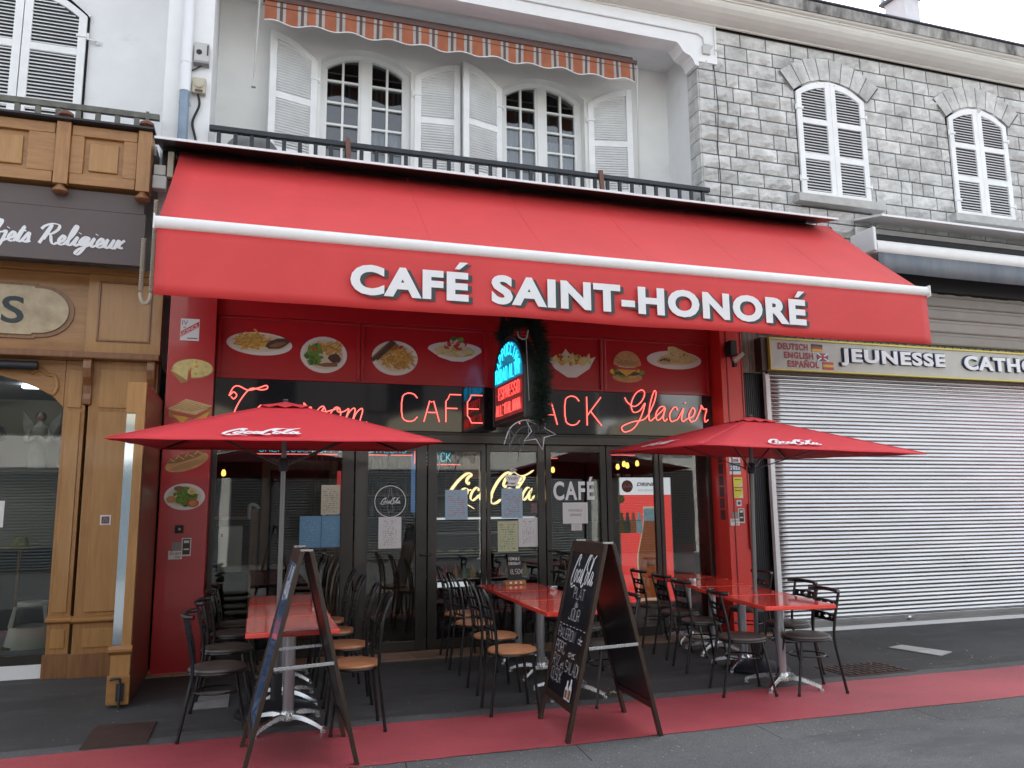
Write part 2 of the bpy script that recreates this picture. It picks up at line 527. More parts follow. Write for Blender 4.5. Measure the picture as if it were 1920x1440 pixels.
# ---------------------------------------------------------------- material list
mat("white_render", (.75, .76, .775), .75, var=.05, vscale=1.2, bump=.05, bscale=90)
mat("cream_render", (.66, .66, .62), .8, var=.06, vscale=.8, bump=.05, bscale=70)
mat("loggia_render", (.74, .74, .725), .8, var=.06, vscale=1.0, bump=.04, bscale=60)
mat("white_paint", (.76, .77, .77), .4, var=.03, vscale=5)
mat("shutter_paint", (.78, .79, .80), .5, var=.06, vscale=4)
mat("stone", (.52, .52, .51), .85, var=.24, vscale=4.0, bump=.9, bscale=17)
mat("joint", (.085, .085, .087), .9)
mat("concrete_stained", (.44, .43, .41), .85, col2=(.075, .07, .066), vscale=4.5, stretch=(1, 1, .45), bump=.3)
mat("cement", (.42, .42, .41), .85, var=.15, vscale=4, bump=.15)
mat("dark_frame", (.018, .0145, .013), .38, coat=.2)
mat("black_gap", (.006, .006, .006), .9)
mat("black_panel", (.009, .010, .013), .05, spec=.95)
mat("red_paint", (.40, .012, .018), .28, var=.06, vscale=2.5, coat=.3)
mat("red_bright", (.62, .028, .022), .35, var=.05, vscale=2, coat=.2)
mat("red_dark", (.22, .008, .014), .35)
mat("awning_fabric", (.61, .047, .049), .62, var=.06, vscale=.9, bump=.05, bscale=300, spec=.5)
mat("parasol_fabric", (.55, .024, .036), .7, var=.04, vscale=2, bump=.05, bscale=300)
mat("white_letter", (.74, .76, .79), .5)
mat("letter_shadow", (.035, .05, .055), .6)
mat("aluminium", (.72, .73, .74), .3, metal=.85, rvar=.08, vscale=12)
mat("white_alu", (.74, .75, .77), .3)
mat("brushed_steel", (.50, .51, .53), .28, metal=1., rvar=.1, vscale=30)
mat("grey_column", (.40, .42, .45), .35, metal=.7)
mat("dark_steel", (.05, .052, .058), .45, metal=.6)
mat("black_iron", (.010, .011, .013), .42, var=.3, vscale=12)
mat("chair_black", (.006, .006, .007), .30, coat=.12)
mat("rail_paint", (.016, .02, .028), .5, var=.3, vscale=9)
mat("rail_grey", (.12, .12, .10), .7, var=.3, vscale=9)
mat("tan_vinyl", (.44, .19, .085), .38, var=.12, vscale=9, bump=.05, bscale=50)
mat("dark_vinyl", (.075, .065, .058), .38, var=.15, vscale=9, bump=.05, bscale=50)
mat("table_red", (.84, .066, .045), .09, var=.03, vscale=3, coat=.3)
mat("board_frame", (.035, .019, .013), .4, var=.2, vscale=9, stretch=(5, 5, 1))
mat("slate", (.009, .010, .014), .34, var=.25, vscale=5)
mat("slate_sky_tint", (.07, .27, .62), .12, col2=(.20, .30, .52), vscale=3.0, stretch=(1, 1, 2.2), coat=.8)  # blue of the sky mirrored in the glossy board, painted into its colour
mat("chalk", (.62, .62, .64), .9)
wood("oak", (.36, .18, .054), (.275, .125, .034))
wood("oak_panel", (.385, .205, .064), (.325, .16, .046))
wood("oak_horizontal", (.36, .18, .054), (.285, .13, .036), vertical=False)
wood("oak_dark", (.24, .11, .04), (.17, .07, .025))
wood("knob_wood", (.15, .045, .02), (.10, .028, .014))
wood("door_wood", (.30, .15, .06), (.2, .09, .035))
mat("van_grey", (.26, .27, .28), .3, coat=.4)
mat("plank_grey", (.40, .37, .31), .8, col2=(.13, .11, .085), vscale=4, stretch=(6, 6, .7), bump=.3)
mat("sign_taupe", (.105, .085, .085), .6, var=.05, vscale=1.5)
mat("sign_grey", (.47, .465, .43), .55, var=.06, vscale=2)
mat("sign_yellow", (.62, .52, .10), .5)
mat("brown_metal", (.06, .035, .025), .5)
mat("marble", (.42, .34, .20), .3, col2=(.25, .17, .085), vscale=5, coat=.5)
mat("galvanised", (.50, .51, .525), .30, metal=1., var=.12, rvar=.1, vscale=2.2, stretch=(.35, 1, 4), bump=.05, bscale=2.5)
mat("taupe_slat", (.22, .195, .175), .5, var=.08, vscale=3)
mat("charcoal_sheet", (.018, .022, .028), .5)
mat("grey_canvas", (.105, .125, .155), .7, col2=(.17, .185, .20), vscale=2.0, stretch=(1.5, 1.5, .6))
mat("black_canvas", (.012, .012, .014), .8)
mat("pvc_white", (.74, .76, .79), .35)
mat("pvc_blue", (.20, .27, .36), .4, var=.12, vscale=6)
mat("beige_plastic", (.44, .41, .32), .5)
mat("grey_plastic", (.47, .47, .46), .5)
mat("cable_white", (.55, .56, .57), .6)
mat("cable_black", (.012, .012, .014), .6)
mat("navy_black", (.012, .014, .02), .5)  # the parasol base's own near-black navy
mat("fir", (.012, .028, .019), .85, var=.35, vscale=30)
mat("window_dark", (.010, .012, .016), .08, spec=.6)
mat("curtain", (.62, .63, .65), .8, var=.08, vscale=3, stretch=(8, 8, .3))
mat("roof_tile", (.16, .075, .055), .8, var=.2, vscale=8)
mat("mirror_glass", (.50, .57, .63), .08, metal=.95, rvar=.05, vscale=3)
mat("pole_grey", (.16, .165, .17), .35, metal=.5)
mat("far_pale", (.58, .61, .64), .6, var=.2, vscale=.5)
mat("far_wall", (.028, .026, .027), .7, var=.15, vscale=1)
mat("far_slate", (.07, .085, .095), .5, var=.2, vscale=.6)
mat("chimney_white", (.62, .64, .68), .7, var=.06)
mat("slate_roof", (.10, .11, .14), .5)
mat("paper", (.66, .66, .67), .6)
mat("slot_dark", (.035, .035, .036), .8)
mat("neon_red", (1, .25, .2), .4, emit=(1., .13, .11), estr=.50)
mat("neon_red_strong", (1, .2, .15), .4, emit=(1., .05, .045), estr=.6)
mat("neon_blue", (.1, .8, 1.), .4, emit=(.02, .55, 1.), estr=.5)
mat("neon_cyan", (.1, .8, .9), .4, emit=(.05, .6, .75), estr=.30)
mat("bulb_dots", (1, .9, .6), .4, emit=(1., .72, .33), estr=.62)
mat("warm_bulb", (1, .7, .2), .4, emit=(1., .55, .12), estr=.9)
mat("cool_lamp", (1, 1, 1), .4, emit=(.9, .95, 1.), estr=2.5)
mat("neon_off", (.10, .10, .11), .3)
mat("sign_glow", (.01, .03, .05), .2, emit=(.0, .075, .12), estr=.55)
mat("sign_glow_red", (.02, .01, .01), .2, emit=(.05, .006, .006), estr=.6)
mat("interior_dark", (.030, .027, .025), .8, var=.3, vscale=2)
mat("interior_wine", (.06, .012, .016), .7)
mat("tile", (.30, .19, .125), .35, var=.14, vscale=3)
mat("grout", (.10, .08, .065), .8)
mat("cream_wall", (.30, .27, .20), .8)
mat("plate_white", (.66, .65, .62), .4)
mat("fries", (.56, .33, .055), .6, var=.2, vscale=40)
mat("fries_dark", (.42, .21, .05), .6)
mat("lettuce", (.13, .25, .03), .6, var=.35, vscale=40)
mat("lettuce_dark", (.05, .13, .02), .6)
mat("meat", (.075, .035, .024), .5, var=.3, vscale=30)
mat("meat_light", (.22, .10, .045), .5)
mat("tomato", (.45, .05, .03), .5)
mat("cheese", (.62, .36, .05), .5)
mat("bun", (.42, .19, .06), .5, col2=(.55, .30, .12), vscale=10)
mat("bread", (.55, .40, .19), .6, var=.12, vscale=20)
mat("bread_dark", (.34, .19, .07), .6)
mat("egg", (.60, .52, .22), .6, var=.12, vscale=14)
mat("cream_food", (.62, .56, .42), .6)
mat("soda_red", (.60, .02, .022), .35)
mat("soda_red_glow", (.60, .03, .03), .35, emit=(.75, .06, .05), estr=.34)
mat("panel_white_glow", (.7, .7, .72), .35, emit=(.7, .7, .72), estr=.34)
mat("cola", (.045, .012, .006), .3, col2=(.38, .12, .03), vscale=4, stretch=(1, 1, .4), emit=(.30, .075, .02), estr=.2)
mat("ice_blue", (.34, .52, .58), .3, var=.35, vscale=14, emit=(.3, .5, .55), estr=.12)
mat("spray", (.72, .50, .36), .6, emit=(.7, .5, .36), estr=.22)
mat("mint", (.20, .42, .22), .5)
mat("lemon", (.55, .52, .06), .5)
mat("bottle_glass", (.05, .09, .05), .15, var=.5, vscale=5)
mat("bottle_brown", (.09, .04, .015), .15)
mat("bottle_clear", (.25, .26, .25), .15)
mat("jar_red", (.35, .03, .04), .3)
mat("jar_orange", (.50, .22, .03), .3)
mat("jar_green", (.10, .36, .20), .3)
mat("jar_lemon", (.52, .46, .08), .3)
mat("screen_blue", (.05, .10, .2), .3, emit=(.06, .16, .34), estr=.22)
mat("photo_orange", (.36, .15, .03), .5, col2=(.18, .06, .012), vscale=9)
mat("ivory_plastic", (.72, .70, .58), .5)
mat("statue_plaster", (.36, .33, .26), .6, var=.15, vscale=8)
mat("statue_dark", (.07, .055, .05), .6, var=.3, vscale=8)
mat("skin_paint", (.32, .19, .12), .6)
mat("straw", (.40, .36, .13), .7, var=.2, vscale=30)
mat("steel_plate", (.075, .048, .042), .6, var=.25, vscale=9, metal=.4)
mat("lead_grey", (.25, .25, .25), .7, var=.15, vscale=8)
mat("leaf_litter", (.40, .33, .22), .8)
mat("sticker_blue", (.03, .13, .22), .4)
mat("sticker_yellow", (.62, .58, .04), .4)
mat("sticker_black", (.02, .02, .022), .4)
mat("flag_black", (.02, .02, .02), .5); mat("flag_red", (.45, .03, .03), .5); mat("flag_gold", (.60, .42, .04), .5); mat("flag_blue", (.03, .05, .22), .5)
mat("letter_red", (.30, .02, .035), .5)
mat("letter_navy", (.015, .03, .09), .5)
mat("stripe_orange", (.30, .095, .045), .8, var=.15, vscale=5)
mat("stripe_grey", (.33, .31, .30), .8, var=.1, vscale=5)
mat("stripe_dark", (.10, .06, .055), .8)
printed("menu_blue", (.26, .40, .52), (.42, .12, .10), 90, 16, .47)
printed("menu_yellow", (.44, .46, .30), (.10, .10, .08), 80, 18, .52)
printed("menu_cream", (.44, .42, .33), (.10, .09, .08), 90, 20, .50)
printed("notice_white", (.60, .60, .62), (.12, .12, .13), 110, 22, .52, (.2, .8))
printed("menu_sky", (.10, .24, .40), (.22, .36, .50), 90, 20, .5)
printed("sticker_text", (.08, .03, .04), (.42, .38, .38), 130, 8, .42)
def per_piece(name, lo=.72, hi=1.18):
    """every separate stone / slat of the mesh gets its own tone"""
    m = MATS[name]; n, l = m.node_tree.nodes, m.node_tree.links; b = n["Principled BSDF"]
    g = n.new("ShaderNodeNewGeometry"); mr = n.new("ShaderNodeMapRange"); mr.inputs[3].default_value = lo; mr.inputs[4].default_value = hi
    l.new(g.outputs["Random Per Island"], mr.inputs[0])
    mx = n.new("ShaderNodeMix"); mx.data_type = 'RGBA'; mx.blend_type = 'MULTIPLY'; mx.inputs[0].default_value = 1
    src = b.inputs["Base Color"].links[0].from_socket if b.inputs["Base Color"].links else None
    if src: l.new(src, mx.inputs[6])
    else: mx.inputs[6].default_value = b.inputs["Base Color"].default_value
    l.new(mr.outputs[0], mx.inputs[7]); l.new(mx.outputs[2], b.inputs["Base Color"])
per_piece("stone", .86, 1.13); per_piece("tile", .8, 1.15); per_piece("fries", .75, 1.2); per_piece("taupe_slat", .85, 1.12)
glass_mat("shop_glass", (.74, .77, .78), 1.5, 1.3, bump=.012)
glass_mat("window_glass", (.75, .78, .8), 1.5, 2.2, bump=.03)
glass_mat("thin_glass", (.9, .93, .93), 1.45, 1.0)

# ground materials
def ground_mat(name, col, speck, patch, rough=.8, crack=0.):
    m = bpy.data.materials.new(name); m.use_nodes = True
    n, l = m.node_tree.nodes, m.node_tree.links
    b = n["Principled BSDF"]; b.inputs["Roughness"].default_value = rough
    tc = n.new("ShaderNodeTexCoord")
    def nz(s, d=5, r=.6):
        x = n.new("ShaderNodeTexNoise"); x.inputs["Scale"].default_value = s; x.inputs["Detail"].default_value = d; x.inputs["Roughness"].default_value = r
        l.new(tc.outputs["Object"], x.inputs["Vector"]); return x.outputs["Fac"]
    def ramp(f, p0, p1, c0, c1):
        x = n.new("ShaderNodeValToRGB"); x.color_ramp.elements[0].position = p0; x.color_ramp.elements[1].position = p1
        x.color_ramp.elements[0].color = (*c0, 1); x.color_ramp.elements[1].color = (*c1, 1); l.new(f, x.inputs[0]); return x.outputs[0]
    def mul(a, bb, f=1.):
        x = n.new("ShaderNodeMix"); x.data_type = 'RGBA'; x.blend_type = 'MULTIPLY'; x.inputs[0].default_value = f
        l.new(a, x.inputs[6]); l.new(bb, x.inputs[7]); return x.outputs[2]
    c0 = ramp(nz(.9, 6), .3, .7, tuple(q * (1 - patch) for q in col), tuple(q * (1 + patch) for q in col))
    c1 = ramp(nz(170, 2, .8), .35, .68, (1 - speck,) * 3, (1 + speck,) * 3)
    c = mul(c0, c1)
    v = n.new("ShaderNodeTexVoronoi"); v.inputs["Scale"].default_value = 55
    l.new(tc.outputs["Object"], v.inputs["Vector"])
    c = mul(c, ramp(v.outputs["Distance"], .0, .35, (1 + speck * .8,) * 3, (1., 1., 1.)))
    if crack:
        w = n.new("ShaderNodeTexNoise"); w.inputs["Scale"].default_value = 2.2; w.inputs["Detail"].default_value = 5
        l.new(tc.outputs["Object"], w.inputs["Vector"])
        c = mul(c, ramp(w.outputs["Fac"], .495, .5, (1, 1, 1), (1 - crack,) * 3), .5)
    l.new(c, b.inputs["Base Color"])
    bp = n.new("ShaderNodeBump"); bp.inputs["Strength"].default_value = .5; bp.inputs["Distance"].default_value = .006
    l.new(nz(140, 4, .7), bp.inputs["Height"]); l.new(bp.outputs[0], b.inputs["Normal"])
    MATS[name] = m
ground_mat("asphalt_pavement", (.052, .053, .054), .6, .3)
ground_mat("asphalt_road", (.095, .10, .105), .6, .25)
ground_mat("gutter_concrete", (.10, .102, .104), .6, .3)
ground_mat("strip_paint", (.40, .072, .088), .16, .2, rough=.42)

def worn(name, under, lo=.60, hi=.74, scale=5.):
    """paint rubbed through to what lies under it"""
    m = MATS[name]; n, l = m.node_tree.nodes, m.node_tree.links; b = n["Principled BSDF"]
    tc = n.new("ShaderNodeTexCoord"); mp = n.new("ShaderNodeMapping"); mp.inputs["Scale"].default_value = (.55, 1.6, 1)
    nz = n.new("ShaderNodeTexNoise"); nz.inputs["Scale"].default_value = scale; nz.inputs["Detail"].default_value = 10; nz.inputs["Roughness"].default_value = .72
    l.new(tc.outputs["Object"], mp.inputs[0]); l.new(mp.outputs[0], nz.inputs["Vector"])
    mr = n.new("ShaderNodeMapRange"); mr.inputs[1].default_value = lo; mr.inputs[2].default_value = hi; l.new(nz.outputs["Fac"], mr.inputs[0])
    mx = n.new("ShaderNodeMix"); mx.data_type = 'RGBA'; l.new(mr.outputs[0], mx.inputs[0])
    l.new(b.inputs["Base Color"].links[0].from_socket, mx.inputs[6]); mx.inputs[7].default_value = (*under, 1)
    l.new(mx.outputs[2], b.inputs["Base Color"])
worn("strip_paint", (.10, .045, .05))
worn("asphalt_pavement", (.105, .103, .10), .54, .74, 2.0)
worn("asphalt_road", (.066, .07, .075), .48, .60, 1.0)
worn("oak", (.20, .085, .026), .55, .8, 3.); worn("oak_horizontal", (.20, .085, .026), .55, .8, 3.)
worn("white_render", (.55, .54, .52), .60, .85, 1.6); worn("loggia_render", (.56, .55, .52), .60, .85, 1.3)
worn("awning_fabric", (.54, .044, .048), .50, .75, .8)
# ---------------------------------------------------------------- ground
def sheet(name, x0, x1, y0, y1, z, m):
    b = MB(); b.quad((x0, y0, z), (x1, y0, z), (x1, y1, z), (x0, y1, z))
    return tag(b.build(name, m), kind='structure')
sheet("ground", -150, 150, -150, 150, -.012, "asphalt_road")
sheet("road", -60, 60, -3.4, 5.39, -.002, "asphalt_road")
sheet("pavement", -60, 60, 5.39, 9.25, 0, "asphalt_pavement")
def wavy_strip(name, ya, yb, z, m, amp=.012):
    b = MB(); r2 = random.Random(3)
    xs = [-12 + i * .04 for i in range(860)]
    off = [(amp * (.9 * math.sin(x * 1.7 + 1) + .5 * math.sin(x * 5.3) + r2.uniform(-.5, .5)), amp * (.9 * math.sin(x * 1.3 + 2) + .5 * math.sin(x * 6.1 + 1) + r2.uniform(-.5, .5))) for x in xs]
    for i in range(len(xs) - 1):
        b.quad((xs[i], ya + off[i][0], z), (xs[i + 1], ya + off[i + 1][0], z), (xs[i + 1], yb + off[i + 1][1], z), (xs[i], yb + off[i][1], z))
    return tag(b.build(name, m), kind='structure')
wavy_strip("gutter", 4.98, 5.40, -.0014, "gutter_concrete", .03)
wavy_strip("kerb_band", 6.2, 6.52, .0012, "gutter_concrete", .015)
wavy_strip("painted_strip", 5.375, 6.34, .0026, "strip_paint", .01)
jb = MB()
for x in (-1.7, .95, 2.12, 3.55, 4.98, 6.9):
    jb.quad((x, 5.0, -.0006), (x + .007, 5.0, -.0006), (x + .043, 5.37, -.0006), (x + .036, 5.37, -.0006))
tag(jb.build("gutter_joints", "black_gap"), kind='structure')
tb = MB()
for i in range(-3, 20):
    for j in range(0, 14):
        x = i * .345; y = 8.80 + j * .345
        tb.box(x + .004, x + .341, y + .004, y + .341, .0, .016 + .001 * ((i * 7 + j * 3) % 3))
tag(tb.build("tiled_floor", "tile"), kind='structure')
sheet("tile_bedding", -.9, 6.0, 8.8, 13.6, .009, "grout")
b = MB(); b.box(-1.06, -.64, 6.38, 7.0, .0, .012)
tag(b.build("manhole_cover", "steel_plate", origin=(-.85, 6.7, 0)), "rusty brown square cover set in the pavement by the wooden wing", "manhole cover")
b = MB(); b.box(-.40, -.13, 7.32, 7.93, .0, .009)
tag(b.build("access_cover", "lead_grey", origin=(-.26, 7.6, 0)), "pale grey access cover under the black chairs on the left", "access cover")
b = MB(); b.poly([(6.86, 7.60, .009), (7.12, 7.68, .009), (7.28, 7.13, .009), (6.98, 6.99, .009)]); b.poly([(6.86, 7.60, .001), (7.12, 7.68, .001), (7.28, 7.13, .001), (6.98, 6.99, .001)])
tag(b.build("access_cover", "cement", origin=(7, 7.3, 0)), "pale cement plate in the pavement before the metal roller shutter", "access cover")
b = MB()
for i in range(9):
    for j in range(5):
        b.box(5.42 + i * .08, 5.48 + i * .08, 6.52 + j * .09, 6.59 + j * .09, .005, .013)
b.box(5.38, 6.16, 6.48, 6.98, .0, .006)
tag(b.build("drain_grate", "steel_plate", origin=(5.8, 6.7, 0)), "studded iron drain cover beside the red painted strip", "drain cover")
b = MB()
for i in range(60):
    x, y = rnd.choice([(rnd.uniform(5, 8), rnd.uniform(6.6, 8.4)), (rnd.uniform(-1.6, 8), rnd.uniform(4.2, 8.6))])
    s = rnd.uniform(.006, .02); a = rnd.uniform(0, 3); c_, s_ = math.cos(a) * s, math.sin(a) * s
    b.poly([(x - c_, y - s_, .012), (x + s_ * .5, y - c_ * .5, .013), (x + c_, y + s_, .016), (x - s_ * .5, y + c_ * .5, .014)])
for i in range(26):
    x, y = 3.05 + rnd.gauss(0, .05), 6.62 + rnd.gauss(0, .025); s = rnd.uniform(.008, .02); a = rnd.uniform(0, 3); c_, s_ = math.cos(a) * s, math.sin(a) * s
    b.poly([(x - c_, y - s_, .012), (x + s_ * .5, y - c_ * .5, .02), (x + c_, y + s_, .016), (x - s_ * .5, y + c_ * .5, .014)])
for i in range(900):
    x, y = rnd.uniform(-1.5, 8.5), rnd.choice((rnd.gauss(5.05, .22), rnd.gauss(5.2, .12), rnd.uniform(3.9, 9)))
    s = rnd.uniform(.003, .008); a = rnd.uniform(0, 3); c_, s_ = math.cos(a) * s, math.sin(a) * s
    b.poly([(x - c_, y - s_, .004), (x + s_, y - c_, .007), (x + c_, y + s_, .005), (x - s_, y + c_, .007)], 1 if i % 3 else 0)
tag(b.build("litter", ["leaf_litter", "lead_grey"]), "bits of dry leaf and paper scattered on the pavement", "litter", kind='stuff')

# ================================================================ CAFE BUILDING
cafe = thing("cafe_building", "white rendered cafe building with red ground floor front and recessed balcony", "building", (2.5, 9.3, 0))
XL, XR = -.61, 5.61
# shell
b = MB()
b.box(-1.09, XL, 8.9, 9.8, 3.97, 8.2)                       # left pier
b.box(-1.09, 5.9, 13.6, 13.8, 0, 8.2)                       # rear wall
b.box(-1.09, -.92, 9.82, 13.6, 0, 8.2)
b.build("pier", "white_render", cafe, bevel=.006)
b = MB(); b.box(XR, 5.72, 9.205, 9.8, 4.95, 7.949); b.build("loggia_side_wall", "white_render", cafe)
b = MB(); b.box(XL, 5.9, 9.15, 9.95, 7.95, 8.2); b.build("loggia_soffit", "white_render", cafe)
# front beam with scrolled ends
pts = [(-.608, 7.86), (5.2, 7.86)] + [(5.26 + .0, 7.86), (5.30, 7.84), (5.34, 7.79), (5.37, 7.74), (5.42, 7.71), (5.48, 7.69), (5.52, 7.64), (5.55, 7.57), (5.605, 7.56), (5.605, 7.63), (5.9, 7.63), (5.9, 8.2), (-.608, 8.2)]
b = MB(); b.prism(pts, lambda u, v, d: (u, d, v), 8.885, 9.15); b.build("beam", "white_render", cafe)
b = MB(); b.tube([(1.5, 8.87, 8.05), (3.4, 8.87, 8.03), (5.6, 8.87, 8.03), (5.68, 8.87, 7.98), (5.7, 8.87, 7.75)], .009); b.tube([(5.86, 8.87, 8.2), (5.85, 8.86, 7.75)], .006)
b.build("cable", "cable_white", cafe)
b = MB(); b.box(5.66, 5.78, 8.85, 8.885, 7.74, 7.86); b.build("junction_box", "grey_plastic", cafe, bevel=.006)
b = MB(); b.box(-.92, 5.9, 8.62, 9.95, 4.93, 5.05); b.build("balcony_floor", "cement", cafe)
# back wall of the balcony, with two arched openings
O1, O2 = (.63, 1.80), (3.07, 4.28)
ZS, RISE = 7.33, .21
loops = [[(XL, 5.04), (XR, 5.04), (XR, 7.948), (XL, 7.948)], arch_loop(O1[0], O1[1], 5.12, ZS, RISE)[::-1], arch_loop(O2[0], O2[1], 5.12, ZS, RISE)[::-1]]
plate("loggia_wall", loops, .24, "loggia_render", cafe, (0, 9.92, 0))
def french_window(x0, x1):
    """two glazed arched leaves set 17 cm inside the opening"""
    y = 9.97
    fr_o = arch_loop(x0 - .002, x1 + .002, 5.115, ZS - .0, RISE)
    fr_i = arch_loop(x0 + .065, x1 - .065, 5.2, ZS - .045, RISE - .02)
    w = plate("french_window", [fr_o, fr_i[::-1]], .07, "white_paint", cafe, (0, y, 0), bevel=.006)
    c = (x0 + x1) / 2
    zt = lambda x: ZS - .045 + (RISE - .02) * (1 - ((x - c) / ((x1 - x0) / 2 - .065)) ** 2)
    bb = MB()
    bb.box(c - .058, c + .058, y - .045, y + .02, 5.2, zt(c) - .002)
    for xa, xb in ((x0 + .065, c - .058), (c + .058, x1 - .065)):
        m = (xa + xb) / 2
        bb.box(xa, xa + .03, y - .028, y + .012, 5.2, zt(xa) - .0)
        bb.box(xb - .03, xb, y - .028, y + .012, 5.2, zt(xb - .03) - .004)
        bb.box(m - .014, m + .014, y - .026, y + .01, 5.2, zt(m) - .004)
        for z in (5.2, 5.62, 5.92, 6.22, 6.52, 6.82, 7.12):
            h = .08 if z == 5.2 else .026
            bb.box(xa + .03, xb - .03, y - .024, y + .008, z, z + h)
    bb.build("glazing_bar", "white_paint", w)
    g = MB(); g.prism(arch_loop(x0 + .06, x1 - .06, 5.19, ZS - .045, RISE - .025), lambda u, v, d: (u, d, v), y + .012, y + .018)
    g.build("pane", "window_glass", w)
french_window(*O1); french_window(*O2)
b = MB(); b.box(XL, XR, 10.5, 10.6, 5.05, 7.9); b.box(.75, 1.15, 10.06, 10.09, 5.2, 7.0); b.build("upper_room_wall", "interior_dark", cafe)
b = MB()
for x0, x1, z1 in ((1.24, 1.74, 6.6), (3.15, 3.62, 6.9), (3.75, 4.2, 6.75)):
    n = 26
    for i in range(n):
        xa, xb = x0 + (x1 - x0) * i / n, x0 + (x1 - x0) * (i + 1) / n
        b.quad((xa, 10.07 + .012 * math.sin(i * 1.9), 5.2), (xb, 10.07 + .012 * math.sin((i + 1) * 1.9), 5.2), (xb, 10.07 + .012 * math.sin((i + 1) * 1.9), z1), (xa, 10.07 + .012 * math.sin(i * 1.9), z1))
b.build("curtain", "curtain", cafe, smooth=True)

def shutter_leaf(name, w, z0, zs, zt, high_right, parent, hinge, ang, m="shutter_paint", nslat=None, rails=None, dark=False):
    """louvred shutter leaf; local u from hinge 0..w; top rises from zs (hinge side when high_right) to zt."""
    th = .036
    def top(u):
        t = u / w
        q = t if high_right else 1 - t
        return zs + (zt - zs) * (1 - (1 - q) ** 2)
    c_, s_ = math.cos(ang), math.sin(ang)
    sg = 1 if c_ > 0 else -1
    def F(u, v, d):
        d = d * sg
        return (hinge[0] + u * c_ - d * s_, hinge[1] + u * s_ + d * c_, v)
    st = .085
    bb = MB()
    n = 8
    bb.prism([(0, z0), (st, z0)] + [(st * (1 - i / 3), top(st * (1 - i / 3))) for i in range(4)], F, -th / 2, th / 2)
    bb.prism([(w - st, z0), (w, z0)] + [(w - st * i / 3, top(w - st * i / 3)) for i in range(4)], F, -th / 2, th / 2)
    us = [st + (w - 2 * st) * i / n for i in range(n + 1)]
    bb.prism([(u, top(u) - .09) for u in us] + [(u, top(u)) for u in us[::-1]], F, -th / 2 + .001, th / 2 - .001)
    rails = rails or (z0, z0 + (zs - z0) * .36, z0 + (zs - z0) * .70)
    for z in rails:
        bb.prism([(st, z), (w - st, z), (w - st, z + .085), (st, z + .085)], F, -th / 2 + .001, th / 2 - .001)
    lf = bb.build(name, m, parent, bevel=.003)
    sl_ = MB()
    z = z0 + .1
    step = .043 if dark else .036
    while z < top(w / 2) - .06:
        skip = any(r - .01 < z < r + .08 for r in rails)
        if not skip:
            ua, ub = st, w - st
            # clip the slat where the arch comes down
            for q in range(12):
                if top(ua) - .085 < z + .02: ua += (w - 2 * st) / 12
                if top(ub) - .085 < z + .02: ub -= (w - 2 * st) / 12
            if ub - ua > .05:
                sl_.prism([(-.014, z), (.014, z + .026), (.017, z + .021), (-.011, z - .005)],
                          lambda a, v, d: F(d, v, a), ua, ub)
        z += step
    sl_.build("slat", m, lf)
    bk = MB()
    bk.prism([(st, z0 + .02), (w - st, z0 + .02)] + [(u, top(u) - .07) for u in us[::-1]], F, th / 2 - .008, th / 2 - .004)
    bk.build("backing", "slot_dark" if dark else m, lf)
    hg = MB()
    for z in (z0 + .25, zs - .25):
        hg.bar(F(-.02, z, -th / 2 - .008), F(.10, z, -th / 2 - .008), .012, .03, up=(0, 0, 1))
        hg.tube([F(-.02, z - .04, -th / 2), F(-.02, z + .04, -th / 2)], .012)
    hg.build("hinge", m, lf)
    return lf
# four open leaves (hinged at the opening edges)
z0, zs, zt = 5.13, 7.27, 7.5
shutter_leaf("shutter", .61, z0, zs, zt, True, cafe, (.585, 9.79), R(180 + 17))
shutter_leaf("shutter", .61, z0, zs, zt, True, cafe, (1.845, 9.79), R(-5))
shutter_leaf("shutter", .61, z0, zs, zt, True, cafe, (3.045, 9.79), R(180 + 17))
shutter_leaf("shutter", .64, z0, zs, zt, True, cafe, (4.33, 9.79), R(-12))

# cornice over cafe and stone house is one run each
PROF = [(8.9, 8.2), (8.87, 8.2), (8.87, 8.225), (8.83, 8.225)] + [(8.83 - .27 * math.sin(R(a)), 8.225 + .14 * (1 - math.cos(R(a)))) for a in (20, 40, 60, 75, 90)] + \
       [(8.54, 8.365), (8.54, 8.385), (8.50, 8.39), (8.48, 8.41)]
FASC = [(8.495, 8.409), (8.462, 8.409), (8.452, 8.56), (8.9, 8.58), (8.9, 8.409)]
def cornice(parent, x0, x1):
    b = MB(); b.prism(PROF + [(8.9, 8.41)], lambda u, v, d: (d, u, v), x0, x1); b.build("cornice", "cream_render", parent)
    b = MB(); b.prism(FASC, lambda u, v, d: (d, u, v), x0, x1); b.build("parapet", "concrete_stained", parent)
    b = MB(); b.box(x0, x1, 8.43, 9.0, 8.581, 8.60); b.build("flashing", "slate_roof", parent)
cornice(cafe, -1.1, 5.899)
b = MB(); b.prism([(8.6, 8.6), (11.0, 9.35), (13.8, 8.6)], lambda u, v, d: (d, u, v), -1.1, 5.9); b.build("roof", "roof_tile", cafe)

